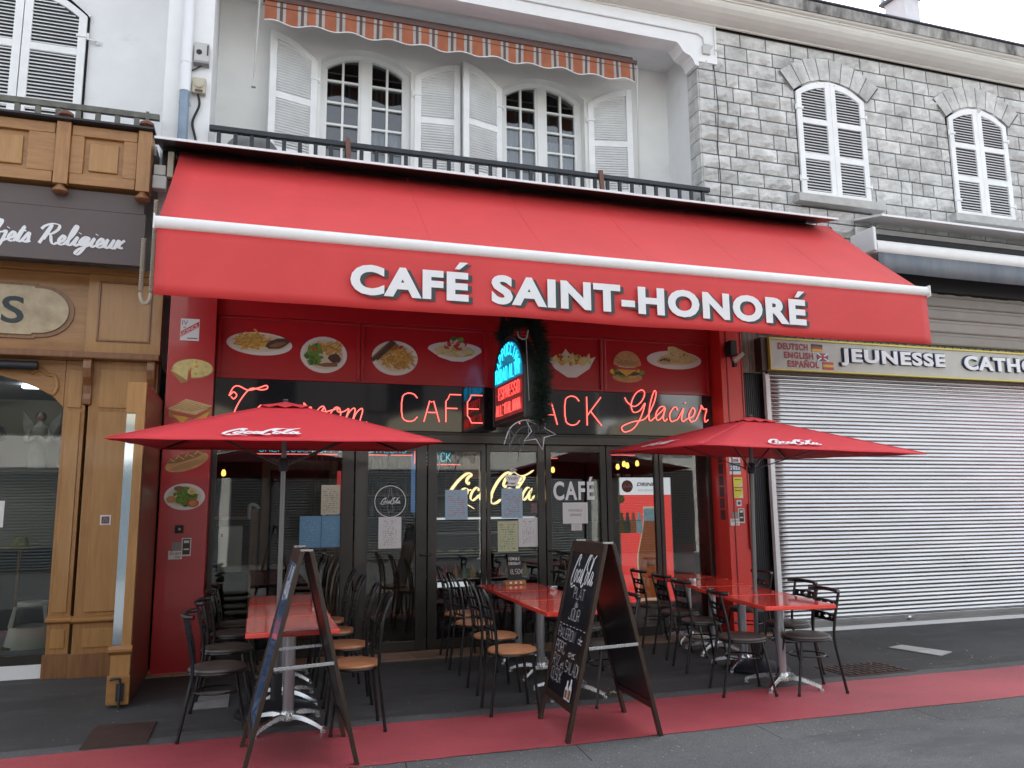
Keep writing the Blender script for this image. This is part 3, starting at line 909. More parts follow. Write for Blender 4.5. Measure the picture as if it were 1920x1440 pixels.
# ---- ground floor front
b = MB(); b.box(-.90, -.44, 8.9, 9.31, 0, 3.93); b.build("pilaster", "red_paint", cafe, bevel=.004)
b = MB(); b.box(5.72, 6.05, 8.9, 9.31, 0, 3.93); b.build("pilaster", "red_bright", cafe, bevel=.004)
b = MB(); b.box(5.80, 5.812, 8.892, 8.9, .1, 3.9); b.box(6.02, 6.032, 8.892, 8.9, .1, 3.9); b.build("pilaster_trim", "red_dark", cafe)
b = MB()
b.box(-.438, 5.718, 9.12, 9.31, 3.73, 4.0)
b.box(-.438, 5.718, 9.165, 9.31, 3.03, 3.729)
b.build("fascia", "red_paint", cafe, bevel=.003)
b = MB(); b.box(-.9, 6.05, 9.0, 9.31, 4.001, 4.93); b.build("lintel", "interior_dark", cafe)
b = MB()
for xa, xb in ((-.39, 1.08), (1.16, 2.60), (2.67, 4.12), (4.20, 5.65)):
    for q in ((xa - .035, xb + .035, 3.70, 3.728), (xa - .035, xb + .035, 3.032, 3.06), (xa - .035, xa, 3.0605, 3.6995), (xb, xb + .035, 3.0605, 3.6995)):
        b.box(q[0], q[1], 9.135, 9.166, q[2], q[3])
b.build("panel_moulding", "red_paint", cafe, bevel=.004)
b = MB()
b.box(-.438, 5.718, 9.19, 9.31, 2.36, 2.46); b.box(-.438, 5.718, 9.2, 9.31, 2.461, 2.49)
b.build("transom", "dark_frame", cafe, bevel=.004)
def door_leaf(x0, x1, g0, g1, kind="door", handle=None, zb=.13):
    b = MB(); y0, y1 = 9.245, 9.30
    b.box(x0, g0, y0, y1, .02, 2.358); b.box(g1, x1, y0, y1, .02, 2.358)
    b.box(g0, g1, y0 + .002, y1 - .002, .02, zb); b.box(g0, g1, y0 + .002, y1 - .002, 2.27, 2.358)
    d = b.build(kind, "dark_frame", cafe, bevel=.005)
    g = MB(); g.box(g0 - .005, g1 + .005, 9.27, 9.276, zb - .005, 2.275); g.build("pane", "shop_glass", d)
    if handle:
        h = MB(); h.tube([(handle, 9.245, 1.08), (handle, 9.2, 1.08), (handle + .12, 9.195, 1.08)], .011); h.lathe([(.022, 0), (.022, .012)], (handle, 9.245, 1.08), 12, axis=(0, -1, 0))
        h.tube([(handle, 9.245, .98), (handle, 9.23, .98)], .012)
        h.build("handle", "dark_steel", d, smooth=True)
    return d
door_leaf(-.44, 1.085, -.385, .95, "window")
door_leaf(1.10, 1.925, 1.245, 1.80, "door", 1.86)
door_leaf(1.94, 2.64, 2.045, 2.585, "window")
door_leaf(2.652, 3.39, 2.70, 3.30, "window")
door_leaf(3.405, 4.205, 3.475, 4.13, "door", 3.43)
door_leaf(4.22, 4.945, 4.285, 4.885, "window")
door_leaf(4.957, 5.718, 5.01, 5.66, "window")

# ---- interior shell of the cafe room
b = MB()
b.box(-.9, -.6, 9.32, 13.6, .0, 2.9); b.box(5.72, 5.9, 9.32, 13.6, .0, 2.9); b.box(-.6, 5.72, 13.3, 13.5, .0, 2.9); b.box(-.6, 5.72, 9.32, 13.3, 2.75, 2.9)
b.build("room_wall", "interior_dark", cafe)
b = MB(); b.box(3.2, 5.71, 12.3, 12.4, 0, 1.35); b.box(5.55, 5.715, 9.5, 12.2, 0, 1.1); b.build("wine_panelling", "interior_wine", cafe)

# ================================================================ STONE HOUSE
SX0, SX1 = 5.61, 16.
stone_house = thing("stone_house", "two storey house in rock-faced grey stone with closed white shutters", "building", (9, 9.3, 0))
WIN = [(7.165, 8.365), (9.93, 11.10), (12.7, 13.9)]
WZ0, WZS, WRI = 5.88, 7.48, .2
b = MB(); b.box(SX0 + .03, SX1, 8.945, 9.2, 4.0, 8.2); b.box(5.73, SX1, 9.21, 13.8, 0, 8.2); b.build("wall", "joint", stone_house)
def in_win(x, z):
    for a, c in WIN:
        m = (a + c) / 2; w = (c - a) / 2
        if WZ0 - .02 < z and abs(x - m) < w and z < WZS + WRI * (1 - ((x - m) / w) ** 2): return True
    return False
b = MB(); rs = random.Random(11)
def block(x0, x1, z0, z1, yf=8.9, side=False):
    if x1 - x0 < .05: return
    e = .0095; nx = max(2, int((x1 - x0) / .09)); nz = 3
    g = []
    tilt = rs.uniform(-.006, .006)
    for j in range(nz + 1):
        row = []
        for i in range(nx + 1):
            edge = i in (0, nx) or j in (0, nz)
            x = x0 + e + (x1 - x0 - 2 * e) * i / nx; z = z0 + e + (z1 - z0 - 2 * e) * j / nz
            y = yf + (.02 if edge else rs.uniform(-.03, .008) + tilt)
            if not edge: x += rs.uniform(-.012, .012); z += rs.uniform(-.012, .012)
            row.append(b.P((x, y, z)))
        g.append(row)
    for j in range(nz):
        for i in range(nx): b.face((g[j][i], g[j][i + 1], g[j + 1][i + 1], g[j + 1][i]))
    per = [g[0][i] for i in range(nx + 1)] + [g[j][nx] for j in range(1, nz + 1)] + [g[nz][i] for i in range(nx - 1, -1, -1)] + [g[j][0] for j in range(nz - 1, 0, -1)]
    bk = []
    for q in per:
        v = b.v[q]; bk.append(b.P((v.x, yf + .06, v.z)))
    for i in range(len(per)):
        k = (i + 1) % len(per); b.face((per[i], bk[i], bk[k], per[k]))
z = 8.175; row = 0
while z > 4.5:
    h = .205 + rs.uniform(-.012, .012)
    za, zb = z - h, z
    zm = (za + zb) / 2
    x = SX0 if row % 2 == 0 else SX0
    first = True
    while x < 15.9:
        L = rs.choice((.20, .30, .36, .42, .46))
        if first: L = .44 if row % 2 else .24; first = False
        x2 = min(x + L, 15.95)
        # clip at window openings (the arch ring covers ragged ends)
        cuts = []
        for a, c in WIN:
            if zb > WZ0 and zm < WZS + .1: cuts.append((a, c))
        xa, xb = x, x2; ok = True
        for a, c in cuts:
            if xa < a < xb: xb = a
            elif a <= xa < c:
                if xb > c: xa = c
                else: ok = False
        if ok: block(xa, xb, za, zb)
        x = x2
    z = za; row += 1
# quoins on the reveal facing the balcony
z = 7.55; row = 0
while z > 4.9:
    za = z - .205
    if row % 2: segs = ((8.93, 9.2),)
    else: segs = ((8.93, 9.06), (9.06, 9.2))
    for y0, y1 in segs:
        b.box(SX0 - .012, SX0 + .04, y0 + .004, y1 - .004, za + .005, z - .005)
    z = za; row += 1
b.build("stone_facing", "stone", stone_house)
# arch rings
def arch_ring(a, c):
    b = MB(); m = (a + c) / 2; w = (c - a) / 2
    r = (w * w + WRI * WRI) / (2 * WRI); zc = WZS + WRI - r; al = math.asin(w / r)
    n = 8; r1 = r + .34
    for i in range(n):
        t0 = -al * 1.08 + 2 * al * 1.08 * i / n + .006; t1 = -al * 1.08 + 2 * al * 1.08 * (i + 1) / n - .006
        P = [(m + q * math.sin(t), zc + q * math.cos(t)) for q, t in ((r + .006, t0), (r + .006, t1), (r1, t1), (r1, t0))]
        mid = (sum(p[0] for p in P) / 4, sum(p[1] for p in P) / 4)
        f = [b.P((p[0], 8.874, p[1])) for p in P]; k = [b.P((p[0], 8.945, p[1])) for p in P]
        cc = b.P((mid[0] + rs.uniform(-.02, .02), 8.858, mid[1] + rs.uniform(-.03, .03)))
        for j in range(4):
            b.face((f[j], f[(j + 1) % 4], cc)); b.face((f[j], k[j], k[(j + 1) % 4], f[(j + 1) % 4]))
    # backing so that ragged block ends stay hidden between the voussoirs
    N = 24
    lo = [(m + r * math.sin(-al * 1.1 + 2.2 * al * i / N), zc + r * math.cos(-al * 1.1 + 2.2 * al * i / N)) for i in range(N + 1)]
    hi = [(m + r1 * math.sin(-al * 1.1 + 2.2 * al * i / N), zc + r1 * math.cos(-al * 1.1 + 2.2 * al * i / N)) for i in range(N + 1)]
    for i in range(N):
        b.quad(*[(p[0], 8.880, p[1]) for p in (lo[i], lo[i + 1], hi[i + 1], hi[i])], 1)
    b.build("arch_ring", ["stone", "joint"], stone_house)
    s = MB(); s.box(a - .14, c + .14, 8.78, 8.96, WZ0 - .13, WZ0 - .01); s.build("window_sill", "cement", stone_house, bevel=.008)
    k = MB(); k.prism(arch_loop(a, c, WZ0 - .01, WZS, WRI), lambda u, v, d: (u, d, v), 8.93, 8.944); k.build("window_recess", "black_gap", stone_house)
    hw = w - .01
    for sx in (0, 1):
        if sx == 0: shutter_leaf("shutter", hw, WZ0, WZS - .03, WZS + WRI - .015, True, stone_house, (a + .008, 8.905), 0, dark=True)
        else: shutter_leaf("shutter", hw, WZ0, WZS - .03, WZS + WRI - .015, True, stone_house, (c - .008, 8.905), R(180), dark=True)
for a, c in WIN: arch_ring(a, c)
cornice(stone_house, 5.9, SX1)
b = MB(); b.prism([(8.6, 8.6), (11.0, 9.3), (13.8, 8.6)], lambda u, v, d: (d, u, v), 5.9, SX1); b.build("roof", "roof_tile", stone_house)
b = MB(); b.tube([(7.75, 8.475, 8.45), (7.72, 8.535, 8.386), (7.66, 8.60, 8.36), (7.6, 8.75, 8.30), (7.52, 8.845, 8.222)], .004, 5); b.tube([(5.83, 8.872, 7.6), (5.86, 8.862, 7.0), (5.82, 8.86, 6.4), (5.84, 8.86, 5.9), (5.78, 8.86, 5.3)], .006, 6)
b.build("cable", "cable_black", stone_house)
# ground floor of the stone house
b = MB(); b.box(6.052, 6.33, 8.95, 9.3, 0, 3.31); b.build("pier", "charcoal_sheet", stone_house)
b = MB()
for i in range(9): b.box(6.056 + i * .03, 6.07 + i * .03, 8.942, 8.951, .02, 3.3)
b.build("pier_ribs", "charcoal_sheet", stone_house)
b = MB()
for i, (xa, xb) in enumerate(((6.055, 6.15), (6.155, 6.245), (6.25, 6.335))): b.box(xa, xb, 8.90 + .004 * i, 8.95, 3.32, 4.06)
b.build("plank", "plank_grey", stone_house, bevel=.003)
b = MB(); b.box(6.336, SX1, 8.93, 9.2, 3.8, 4.0); b.box(6.05, SX1, 8.915, 8.94, 4.1, 5.3); b.build("cement_band", "cement", stone_house)
b = MB()
for i in range(4):
    zz = 3.85 + i * .19
    b.prism([(8.86, zz), (8.85, zz + .02), (8.85, zz + .13), (8.875, zz + .15), (8.875, zz + .187), (8.9, zz + .187), (8.9, zz)], lambda u, v, d: (d, u, v), 6.34, SX1)
b.build("slatted_fascia", "taupe_slat", stone_house)
b = MB(); b.box(6.34, SX1, 8.80, 8.91, 4.62, 4.95); b.build("awning_recess", "black_canvas", stone_house)
# chimney beyond the roof
ch = thing("chimney", "white chimney stack with capped top rising behind the cornice", "chimney", (12.0, 11.6, 8.6))
CB = MB(); CB.T = Matrix.Translation((12.05, 11.6, 0)) @ Matrix.Rotation(R(8), 4, 'Z')
CB.box(-.22, .22, -.22, .22, 8.8, 11.55); CB.build("stack", "chimney_white", ch)
CB = MB(); CB.T = Matrix.Translation((12.05, 11.6, 0)) @ Matrix.Rotation(R(8), 4, 'Z')
CB.box(-.36, .36, -.36, .36, 10.82, 10.88); CB.box(-.3, .3, -.3, .3, 11.555, 11.6)
CB.build("ledge", "slate_roof", ch)
CB = MB(); CB.T = Matrix.Translation((12.05, 11.6, 0)) @ Matrix.Rotation(R(8), 4, 'Z')
for x in (-.27, .21):
    for y in (-.27, .21): CB.box(x, x + .06, y, y + .06, 11.605, 11.85)
CB.build("post", "chimney_white", ch)
CB = MB(); CB.T = Matrix.Translation((12.05, 11.6, 0)) @ Matrix.Rotation(R(8), 4, 'Z')
CB.box(-.36, .36, -.36, .36, 11.855, 11.93); CB.build("cap", "slate_roof", ch)

# ---- metal roller shutter
rsx = thing("roller_shutter", "closed galvanised roller shutter beside the cafe", "roller shutter", (9, 8.86, 0))
b = MB(); pitch = .052; nz_ = 61; prof = []
for i in range(nz_):
    zb_ = .15 + i * pitch; dy = rs.uniform(-.0012, .0012); tl_ = rs.uniform(-.0006, .0006)
    for t in range(5):
        a = math.pi * t / 5
        prof.append((8.868 - .0125 * math.sin(a) + dy + tl_ * (t - 2.5), zb_ + (pitch - .006) * t / 5))
    prof.append((8.870 + dy, zb_ + pitch - .006)); prof.append((8.870 + dy, zb_ + pitch - .001))
xs = [6.40 + i * .18 for i in range(54)]
ids = []
for x in xs:
    ids.append([b.P((x, y + .0022 * math.sin(x * 1.3 + zz * 5) + .0016 * math.sin(x * 3.7 - zz * 11), zz)) for y, zz in prof])
for A, B_ in zip(ids, ids[1:]):
    for i in range(len(prof) - 1): b.face((A[i], B_[i], B_[i + 1], A[i + 1]))
b.build("slat_curtain", "galvanised", rsx, smooth=True, ang=50, solid=.002)
b = MB(); b.box(6.40, 16, 8.85, 8.885, .05, .148); b.build("bottom_bar", "galvanised", rsx, bevel=.004)
b = MB(); b.box(6.40, 16, 8.83, 8.89, .004, .048); b.build("base_angle", "white_alu", rsx)
b = MB(); b.box(6.335, 6.40, 8.83, 8.89, .0, 3.34); b.build("guide_rail", "white_alu", rsx, bevel=.004)
b = MB(); b.lathe([(.03, 0), (.03, .01), (.012, .02), (.012, .03)], (8.37, 8.85, .1), 14, axis=(0, -1, 0)); b.box(8.28, 8.46, 8.846, 8.85, .07, .13); b.build("lock", "brushed_steel", rsx)
b = MB(); b.box(6.336, 16, 8.78, 8.9, 3.30, 3.335); b.build("head_box", "brown_metal", rsx)

# ---- JEUNESSE CATHOLIQUE sign
js = thing("shop_sign", "grey fascia sign reading JEUNESSE CATHO with three small flags", "sign", (9, 8.72, 3.34))
b = MB(); b.box(6.35, 16, 8.72, 8.84, 3.355, 3.745); b.build("panel", "sign_grey", js)
b = MB(); b.box(6.352, 16, 8.70, 8.841, 3.336, 3.354); b.box(6.352, 16, 8.70, 8.841, 3.746, 3.768); b.box(6.336, 6.349, 8.70, 8.841, 3.336, 3.768); b.build("border", "sign_yellow", js)
b = MB(); b.box(6.24, 6.335, 8.75, 8.9, 3.33, 3.77); b.build("end_cap", "brown_metal", js)
b = MB()
for i in range(60): b.box(6.6 + i * .14, 6.62 + i * .14, 8.705, 8.72, 3.769, 3.79)
b.build("bracket", "brown_metal", js)
for s_, x_, z_, w_ in (("DEUTSCH", 6.47, 3.615, .47), ("ENGLISH", 6.56, 3.50, .46), ("ESPAÑOL", 6.61, 3.385, .49)):
    text("language_lettering", s_, "letter_red", js, (x_, 8.716, z_), .12, fit=w_, fith=.09 if s_ != "ESPAÑOL" else .11, bold=.006, spacing=1.15)
fl = [(7.0, 3.61, ["flag_black", "flag_red", "flag_gold"], 1), (7.08, 3.49, ["flag_blue", "flag_red", "white_letter"], 0), (7.16, 3.375, ["flag_red", "flag_gold", "flag_red"], 1)]
for x_, z_, ms, kind in fl:
    b = MB()
    if kind:
        for i in range(3): b.box(x_, x_ + .17, 8.712, 8.719, z_ + .1 - (i + 1) * .0333, z_ + .1 - i * .0333, i)
    else:
        b.box(x_, x_ + .17, 8.714, 8.719, z_, z_ + .1, 0)
        b.bar((x_, 8.7125, z_), (x_ + .17, 8.7125, z_ + .1), .02, .001, up=(0, 1, 0), m=2); b.bar((x_, 8.7120, z_ + .1), (x_ + .17, 8.7120, z_), .02, .001, up=(0, 1, 0), m=2)
        b.box(x_ + .07, x_ + .1, 8.7105, 8.7112, z_, z_ + .1, 1); b.box(x_, x_ + .17, 8.7097, 8.7102, z_ + .038, z_ + .062, 1)
    b.build("flag", ms, js)
for s_, x_, w_ in (("JEUNESSE", 7.44, 1.78), ("CATHOLIQUE", 9.56, 2.5)):
    text("letter", s_, "white_letter", js, (x_, 8.690, 3.435), .3, fit=w_, fith=.24, bold=.012, extrude=.006, spacing=1.14)
    text("letter_side", s_, "letter_navy", js, (x_ - .022, 8.710, 3.428), .3, fit=w_ + .03, fith=.26, bold=.02, extrude=.006, spacing=1.14)

# ---- retracted awning over the shutter
ba = thing("retracted_awning", "rolled-up grey awning with white bar above the roller shutter", "awning", (9.5, 8.5, 4.7))
b = MB(); b.prism([(8.9, 5.62), (8.35, 5.50), (8.35, 5.47), (8.9, 5.59)], lambda u, v, d: (d, u, v), 8.0, SX1); b.build("cover_plate", "white_alu", ba)
b = MB(); b.box(8.02, SX1, 8.87, 8.9, 5.33, 5.50); b.build("wall_bracket", "white_alu", ba)
b = MB(); b.tube([(7.95, 8.6, 5.22), (SX1, 8.6, 5.22)], .085, 14); b.build("roller", "black_canvas", ba, smooth=True)
b = MB(); b.box(7.90, 7.95, 8.42, 8.88, 5.0, 5.34); b.box(7.94, 8.15, 8.5, 8.8, 4.99, 5.06); b.build("end_bracket", "white_alu", ba, bevel=.02)
b = MB(); b.prism([(8.50 + .065 * math.cos(R(a)), 5.08 + .095 * math.sin(R(a))) for a in range(0, 360, 20)], lambda u, v, d: (d, u, v), 7.97, SX1); b.build("front_bar", "white_paint", ba, smooth=True)
b = MB(); n = 60
for i in range(n):
    xa, xb = 7.99 + i * .13, 7.99 + (i + 1) * .13
    f = lambda x: 8.47 + .008 * math.sin(x * 2.1) + .003 * math.sin(x * 5)
    if i == 0: pr_ = (b.P((xa, 8.47, 5.0)), b.P((xa, f(xa), 4.72)))
    nx_ = (b.P((xb, 8.47, 5.0)), b.P((xb, f(xb), 4.72))); b.face((pr_[0], nx_[0], nx_[1], pr_[1])); pr_ = nx_
b.build("valance", "grey_canvas", ba, smooth=True, solid=.003)

# ================================================================ WOODEN SHOP ON THE LEFT
wsh = thing("wooden_shop", "shop with a panelled oak front and a white upper storey with a closed shutter", "building", (-3, 9.3, 0))
b = MB(); b.box(-7, -1.095, 9.75, 13.8, 3.0, 9.5); b.build("wall", "white_render", wsh)
b = MB(); b.box(-7, -1.1, 8.7, 9.74, 5.30, 5.40); b.build("balcony_floor", "cement", wsh)
b = MB(); b.prism([(8.5, 8.6), (11.0, 9.6), (13.8, 8.6)], lambda u, v, d: (d, u, v + .9), -7, -1.1); b.build("roof", "roof_tile", wsh)
# upper shutter (pair)
uz0, uzs, uzt = 5.45, 7.33, 7.62
b = MB(); b.prism(arch_loop(-3.36, -2.03, 5.45, 7.36, .3), lambda u, v, d: (u, d, v), 9.72, 9.748); b.build("window_recess", "black_gap", wsh)
shutter_leaf("shutter", .645, uz0, uzs, uzt, True, wsh, (-2.05, 9.70), R(180), rails=(5.45, 6.12, 6.83), dark=True)
shutter_leaf("shutter", .645, uz0, uzs, uzt, True, wsh, (-3.35, 9.70), 0, rails=(5.45, 6.12, 6.83), dark=True)
b = MB(); b.tube(cr([(-2.7, 9.7, 7.70), (-2.4, 9.69, 7.64), (-2.1, 9.69, 7.42), (-2.02, 9.69, 7.34)], 6), .012)
b.build("shutter_iron", "shutter_paint", wsh)
for z in (7.05, 5.75):
    b = MB(); b.tube([(-2.05, 9.68, z), (-1.95, 9.70, z)], .012); b.lathe([(.03, 0), (.035, .03), (.0, .06)], (-1.93, 9.75, z), 10, axis=(0, -1, 0)); b.build("shutter_stay", "shutter_paint", wsh)
# balcony band in oak
band = MB(); band.box(-7, -1.12, 8.56, 8.72, 4.83, 5.46); band.build("balcony_band", "oak_horizontal", wsh)
b = MB()
for xa, xb in ((-7, -2.01), (-1.86, -1.26)):
    b.box(xa, xb, 8.52, 8.559, 5.34, 5.45); b.box(xa, xb, 8.52, 8.559, 4.83, 4.94)
for xa, xb in ((-2.24, -2.0), (-1.865, -1.745), (-1.385, -1.255), (-2.9, -2.7)): b.box(xa, xb, 8.521, 8.559, 4.9405, 5.3395)
b.build("band_rail", "oak_horizontal", wsh, bevel=.006)
b = MB()
for xa, xb in ((-2.70, -2.24), (-1.745, -1.385)):
    MB().box(xa + .045, xb - .045, 8.535, 8.561, 4.985, 5.285).build("raised_panel", "oak_panel", wsh, bevel=.012)
b = MB()
for xc in (-1.93, -1.185): MB().box(xc - .065, xc + .065, 8.485, 8.56, 4.81, 5.46).build("post", "oak", wsh, bevel=.006)
b = MB(); b.box(-7, -1.10, 8.46, 8.80, 5.465, 5.50); b.prism([(8.46, 5.465), (8.46, 5.50), (8.44, 5.49), (8.44, 5.47)], lambda u, v, d: (d, u, v), -7, -1.10); b.build("lead_capping", "charcoal_sheet", wsh)
for xc in (-1.93, -1.185):
    k = MB(); k.lathe([(.0, 0), (.03, .0), (.05, .012), (.072, .035), (.07, .06), (.045, .08), (.0, .088)], (xc, 8.54, 5.505), 20); k.build("knob", "knob_wood", wsh, smooth=True)
    k = MB(); k.lathe([(.035, 0), (.04, -.02), (.07, -.05), (.078, -.075), (.055, -.095), (.02, -.1), (0, -.1)], (xc, 8.53, 4.81), 20); k.build("knob", "oak_dark", wsh, smooth=True)
b = MB(); b.box(-7, -1.10, 8.76, 8.81, 5.73, 5.79)
for i in range(16):
    x = -1.32 - i * .185
    b.box(x - .025, x + .025, 8.77, 8.80, 5.40, 5.73)
b.box(-1.21, -1.18, 8.6, 8.63, 5.5, 5.73)
b.build("balcony_rail", "rail_grey", wsh)
# taupe sign board
tsg = thing("shop_sign", "dark taupe fabric fascia with white script lettering under the oak balcony", "sign", (-3, 8.62, 4.07))
b = MB(); b.box(-7, -1.17, 8.60, 8.64, 4.10, 4.60); b.build("panel", "sign_taupe", tsg)
b = MB(); b.box(-7, -1.17, 8.601, 8.66, 4.604, 4.80); b.build("upper_panel", "sign_taupe", tsg)
b = MB(); b.box(-7, -1.15, 8.585, 8.66, 4.055, 4.098); b.box(-1.168, -1.15, 8.59, 8.66, 4.0985, 4.6); b.build("edge_profile", "sign_taupe", tsg)
st_, w_ = cursive("Objets Religieux", .215, .30)
b = MB(); x0 = -1.35 - w_
for p in st_:
    ww = []
    for i in range(len(p)):
        a = p[max(i - 1, 0)]; c = p[min(i + 1, len(p) - 1)]; dx, dy = c[0] - a[0], c[1] - a[1]; q = math.hypot(dx, dy) or 1
        ww.append(.010 + .024 * abs((dy * .85 + dx * .25) / q) ** 1.4)
    b.ribbon(p, ww, lambda u, v: (x0 + u, 8.596, 4.215 + v))
b.build("script_lettering", "white_letter", tsg, fix=False)
# oak fascia and pilaster
b = MB(); b.box(-7, -1.0, 9.06, 9.2, 3.22, 4.05); b.box(-7, -1.0, 8.98, 9.06, 4.051, 4.12); b.build("fascia", "oak_horizontal", wsh)
b = MB(); b.box(-1.70, -.985, 8.99, 9.058, 3.22, 4.05); b.build("fascia_block", "oak_panel", wsh, bevel=.005)
b = MB()
for q in ((-1.60, -1.09, 3.34, 3.36), (-1.60, -1.09, 3.96, 3.98), (-1.60, -1.58, 3.361, 3.959), (-1.11, -1.09, 3.361, 3.959)): b.box(q[0], q[1], 8.972, 8.9895, q[2], q[3])
b.build("panel_moulding", "oak_dark", wsh, bevel=.004)
b = MB(); b.box(-7, -.985, 8.94, 9.2, 3.15, 3.219); b.build("cornice_moulding", "oak_dark", wsh, bevel=.012)
def oak_pier(x0, x1, y):
    b = MB()
    b.box(x0, x1, y, 9.3, .0, 3.149)
    b.build("pier", "oak", wsh, bevel=.004)
    t = MB()
    w = x1 - x0
    for za, zb in ((.62, 2.62), (2.66, 3.06), (.28, .46)):
        xa, xb = x0 + .09 * min(1, w / .5), x1 - .09 * min(1, w / .5)
        t.box(xa, xb, y - .012, y - .0005, za, zb)
    t.build("raised_panel", "oak_panel", wsh, bevel=.01)
    m = MB(); m.prism([(y - .045, .535), (y - .045, .565), (y - .0005, .59), (y - .0005, .51)], lambda u, v, d: (d, u, v), x0 - .015, x1 + .015)
    m.build("dado_moulding", "oak_horizontal", wsh, bevel=.006)
    p = MB(); p.box(x0 - .02, x1 + .01, y - .03, y - .0005, .0, .23); p.build("plinth", "oak_dark", wsh, bevel=.004)
oak_pier(-1.64, -1.0, 9.08)
oak_pier(-1.88, -1.68, 9.14)
for xc in (-1.655, -1.06):
    c_ = MB(); pr = [(9.08, 2.68), (9.04, 2.69), (9.03, 2.74), (9.045, 2.80), (9.03, 2.88), (8.97, 2.96), (8.94, 3.05), (8.95, 3.12), (8.97, 3.149), (9.08, 3.149)]
    c_.prism(pr, lambda u, v, d: (d, u, v), xc - .04, xc + .04); c_.build("scroll_bracket", "oak_dark", wsh, bevel=.008)
# shop window with arched head
AW0, AW1 = -4.3, -1.885
b = MB()
N = 26; r_ = 1.9
def zarch(x): return 2.62 + .42 * max(0, 1 - ((x + 3.09) / 1.22) ** 2) ** .6
xs_ = [AW0 + (AW1 - AW0) * i / N for i in range(N + 1)]
b.prism([(x, zarch(x)) for x in xs_] + [(AW1, 3.15), (AW0, 3.15)], lambda u, v, d: (u, d, v), 9.15, 9.2)
b.build("arched_head", "oak_horizontal", wsh, bevel=.004)
b = MB(); b.tube(cr([(-2.2, 9.142, 3.0), (-2.12, 9.142, 3.05), (-2.05, 9.142, 3.0), (-1.98, 9.142, 2.98), (-1.95, 9.142, 2.88), (-1.98, 9.142, 2.8), (-2.02, 9.142, 2.82)], 6), .018); b.build("carved_scroll", "oak_panel", wsh, smooth=True)
b = MB(); b.box(AW0, AW1 - .005, 9.19, 9.26, .0, .13); b.build("window_base", "white_alu", wsh)
b = MB(); b.box(AW0, AW1 - .005, 9.20, 9.25, .131, .22); b.build("window_rail", "dark_frame", wsh)
g = MB(); g.box(AW0, AW1 - .003, 9.215, 9.221, .225, 3.05); g.build("pane", "shop_glass", wsh)
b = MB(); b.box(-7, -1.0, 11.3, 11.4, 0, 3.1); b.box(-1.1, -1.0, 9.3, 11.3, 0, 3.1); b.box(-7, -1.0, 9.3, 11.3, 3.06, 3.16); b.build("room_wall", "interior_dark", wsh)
b = MB(); b.box(-7, -1.2, 9.3, 11.2, .18, .22); b.build("display_floor", "cement", wsh)
b = MB(); b.box(-4, -1.5, 10.1, 10.5, 2.04, 2.08); b.box(-4, -1.5, 10.52, 10.54, 1.2, 2.9); b.build("display_shelf", "cream_wall", wsh)
# marble oval plaque
pl = thing("marble_plaque", "marble plaque with rounded end and a dark letter S on the oak fascia", "sign", (-2.6, 9.05, 3.32))
P = [(-4.4, 3.38), (-2.20, 3.38), (-2.19, 3.40)] + arc(-2.14, 3.635, .27, .235, -90, 90, 16) + [(-2.19, 3.87), (-2.20, 3.89), (-4.4, 3.89)]
b = MB(); b.prism(P, lambda u, v, d: (u, d, v), 9.02, 9.058); b.build("slab", "marble", pl, bevel=.004)
b = MB(); Q = [(-4.4, 3.345), (-2.17, 3.345), (-2.17, 3.36)] + arc(-2.13, 3.633, .305, .27, -90, 90, 16) + [(-2.17, 3.905), (-2.17, 3.92), (-4.4, 3.92)]
b.prism(Q, lambda u, v, d: (u, d, v), 9.04, 9.059); b.build("rim", "oak_dark", pl)
text("letter", "S", "letter_shadow", pl, (-2.475, 9.015, 3.49), .3, fit=.20, fith=.28, bold=.004, extrude=.003)
# black strip lamp in the head of the window
b = MB(); b.tube([(-3.6, 9.05, 3.07), (-2.12, 9.05, 3.07)], .045, 14); o = b.build("strip_lamp", "charcoal_sheet", None, smooth=True, origin=(-2.8, 9.05, 3.07)); tag(o, "black tubular lamp housing above the shop window", "lamp")
o = MB().box(-2.46, -2.2, 9.9, 10.0, 2.96, 2.985).build("ceiling_lamp", "cool_lamp", origin=(-2.33, 9.95, 2.97)); tag(o, "small white lit lamp inside the wooden shop window", "lamp")

# wing leaf set at right angles to the front
wing = thing("wooden_wing", "oak display wing standing out from the front with a mirror strip and iron bolt", "wooden panel", (-1.0, 8.0, 0))
b = MB(); b.box(-1.075, -.925, 7.64, 8.88, .02, 2.73); b.build("leaf", "oak", wing, bevel=.004)
b = MB(); b.box(-.924, -.919, 7.66, 8.87, .03, 2.72); b.build("side_panel", "knob_wood", wing)
b = MB(); b.box(-1.075, -.925, 7.60, 7.639, .02, .42); b.box(-1.075, -.925, 7.60, 7.639, 2.45, 2.72); b.box(-1.0, -.925, 7.60, 7.639, .4205, 2.4495); b.box(-.956, -.925, 7.597, 7.6, .4205, 2.4495); b.build("edge_frame", "oak_panel", wing, bevel=.004)
b = MB(); b.box(-1.071, -1.001, 7.615, 7.639, .425, 2.445); b.build("mirror_strip", "mirror_glass", wing)
b = MB(); b.prism([(7.56, .45), (7.56, .48), (7.599, .5), (7.599, .42)], lambda u, v, d: (d, u, v), -1.095, -.91); b.build("moulding", "oak_horizontal", wing, bevel=.006); MB().box(-1.09, -.915, 7.575, 7.599, .03, .26).build("plinth", "oak_horizontal", wing, bevel=.006)
b = MB(); b.box(-1.015, -.955, 7.555, 7.574, .06, .2); b.tube(cr([(-1.06, 7.53, .24), (-1.0, 7.53, .245), (-.985, 7.54, .22), (-.985, 7.54, .1), (-.985, 7.54, .0)], 5), .011); b.build("bolt", "dark_steel", wing)
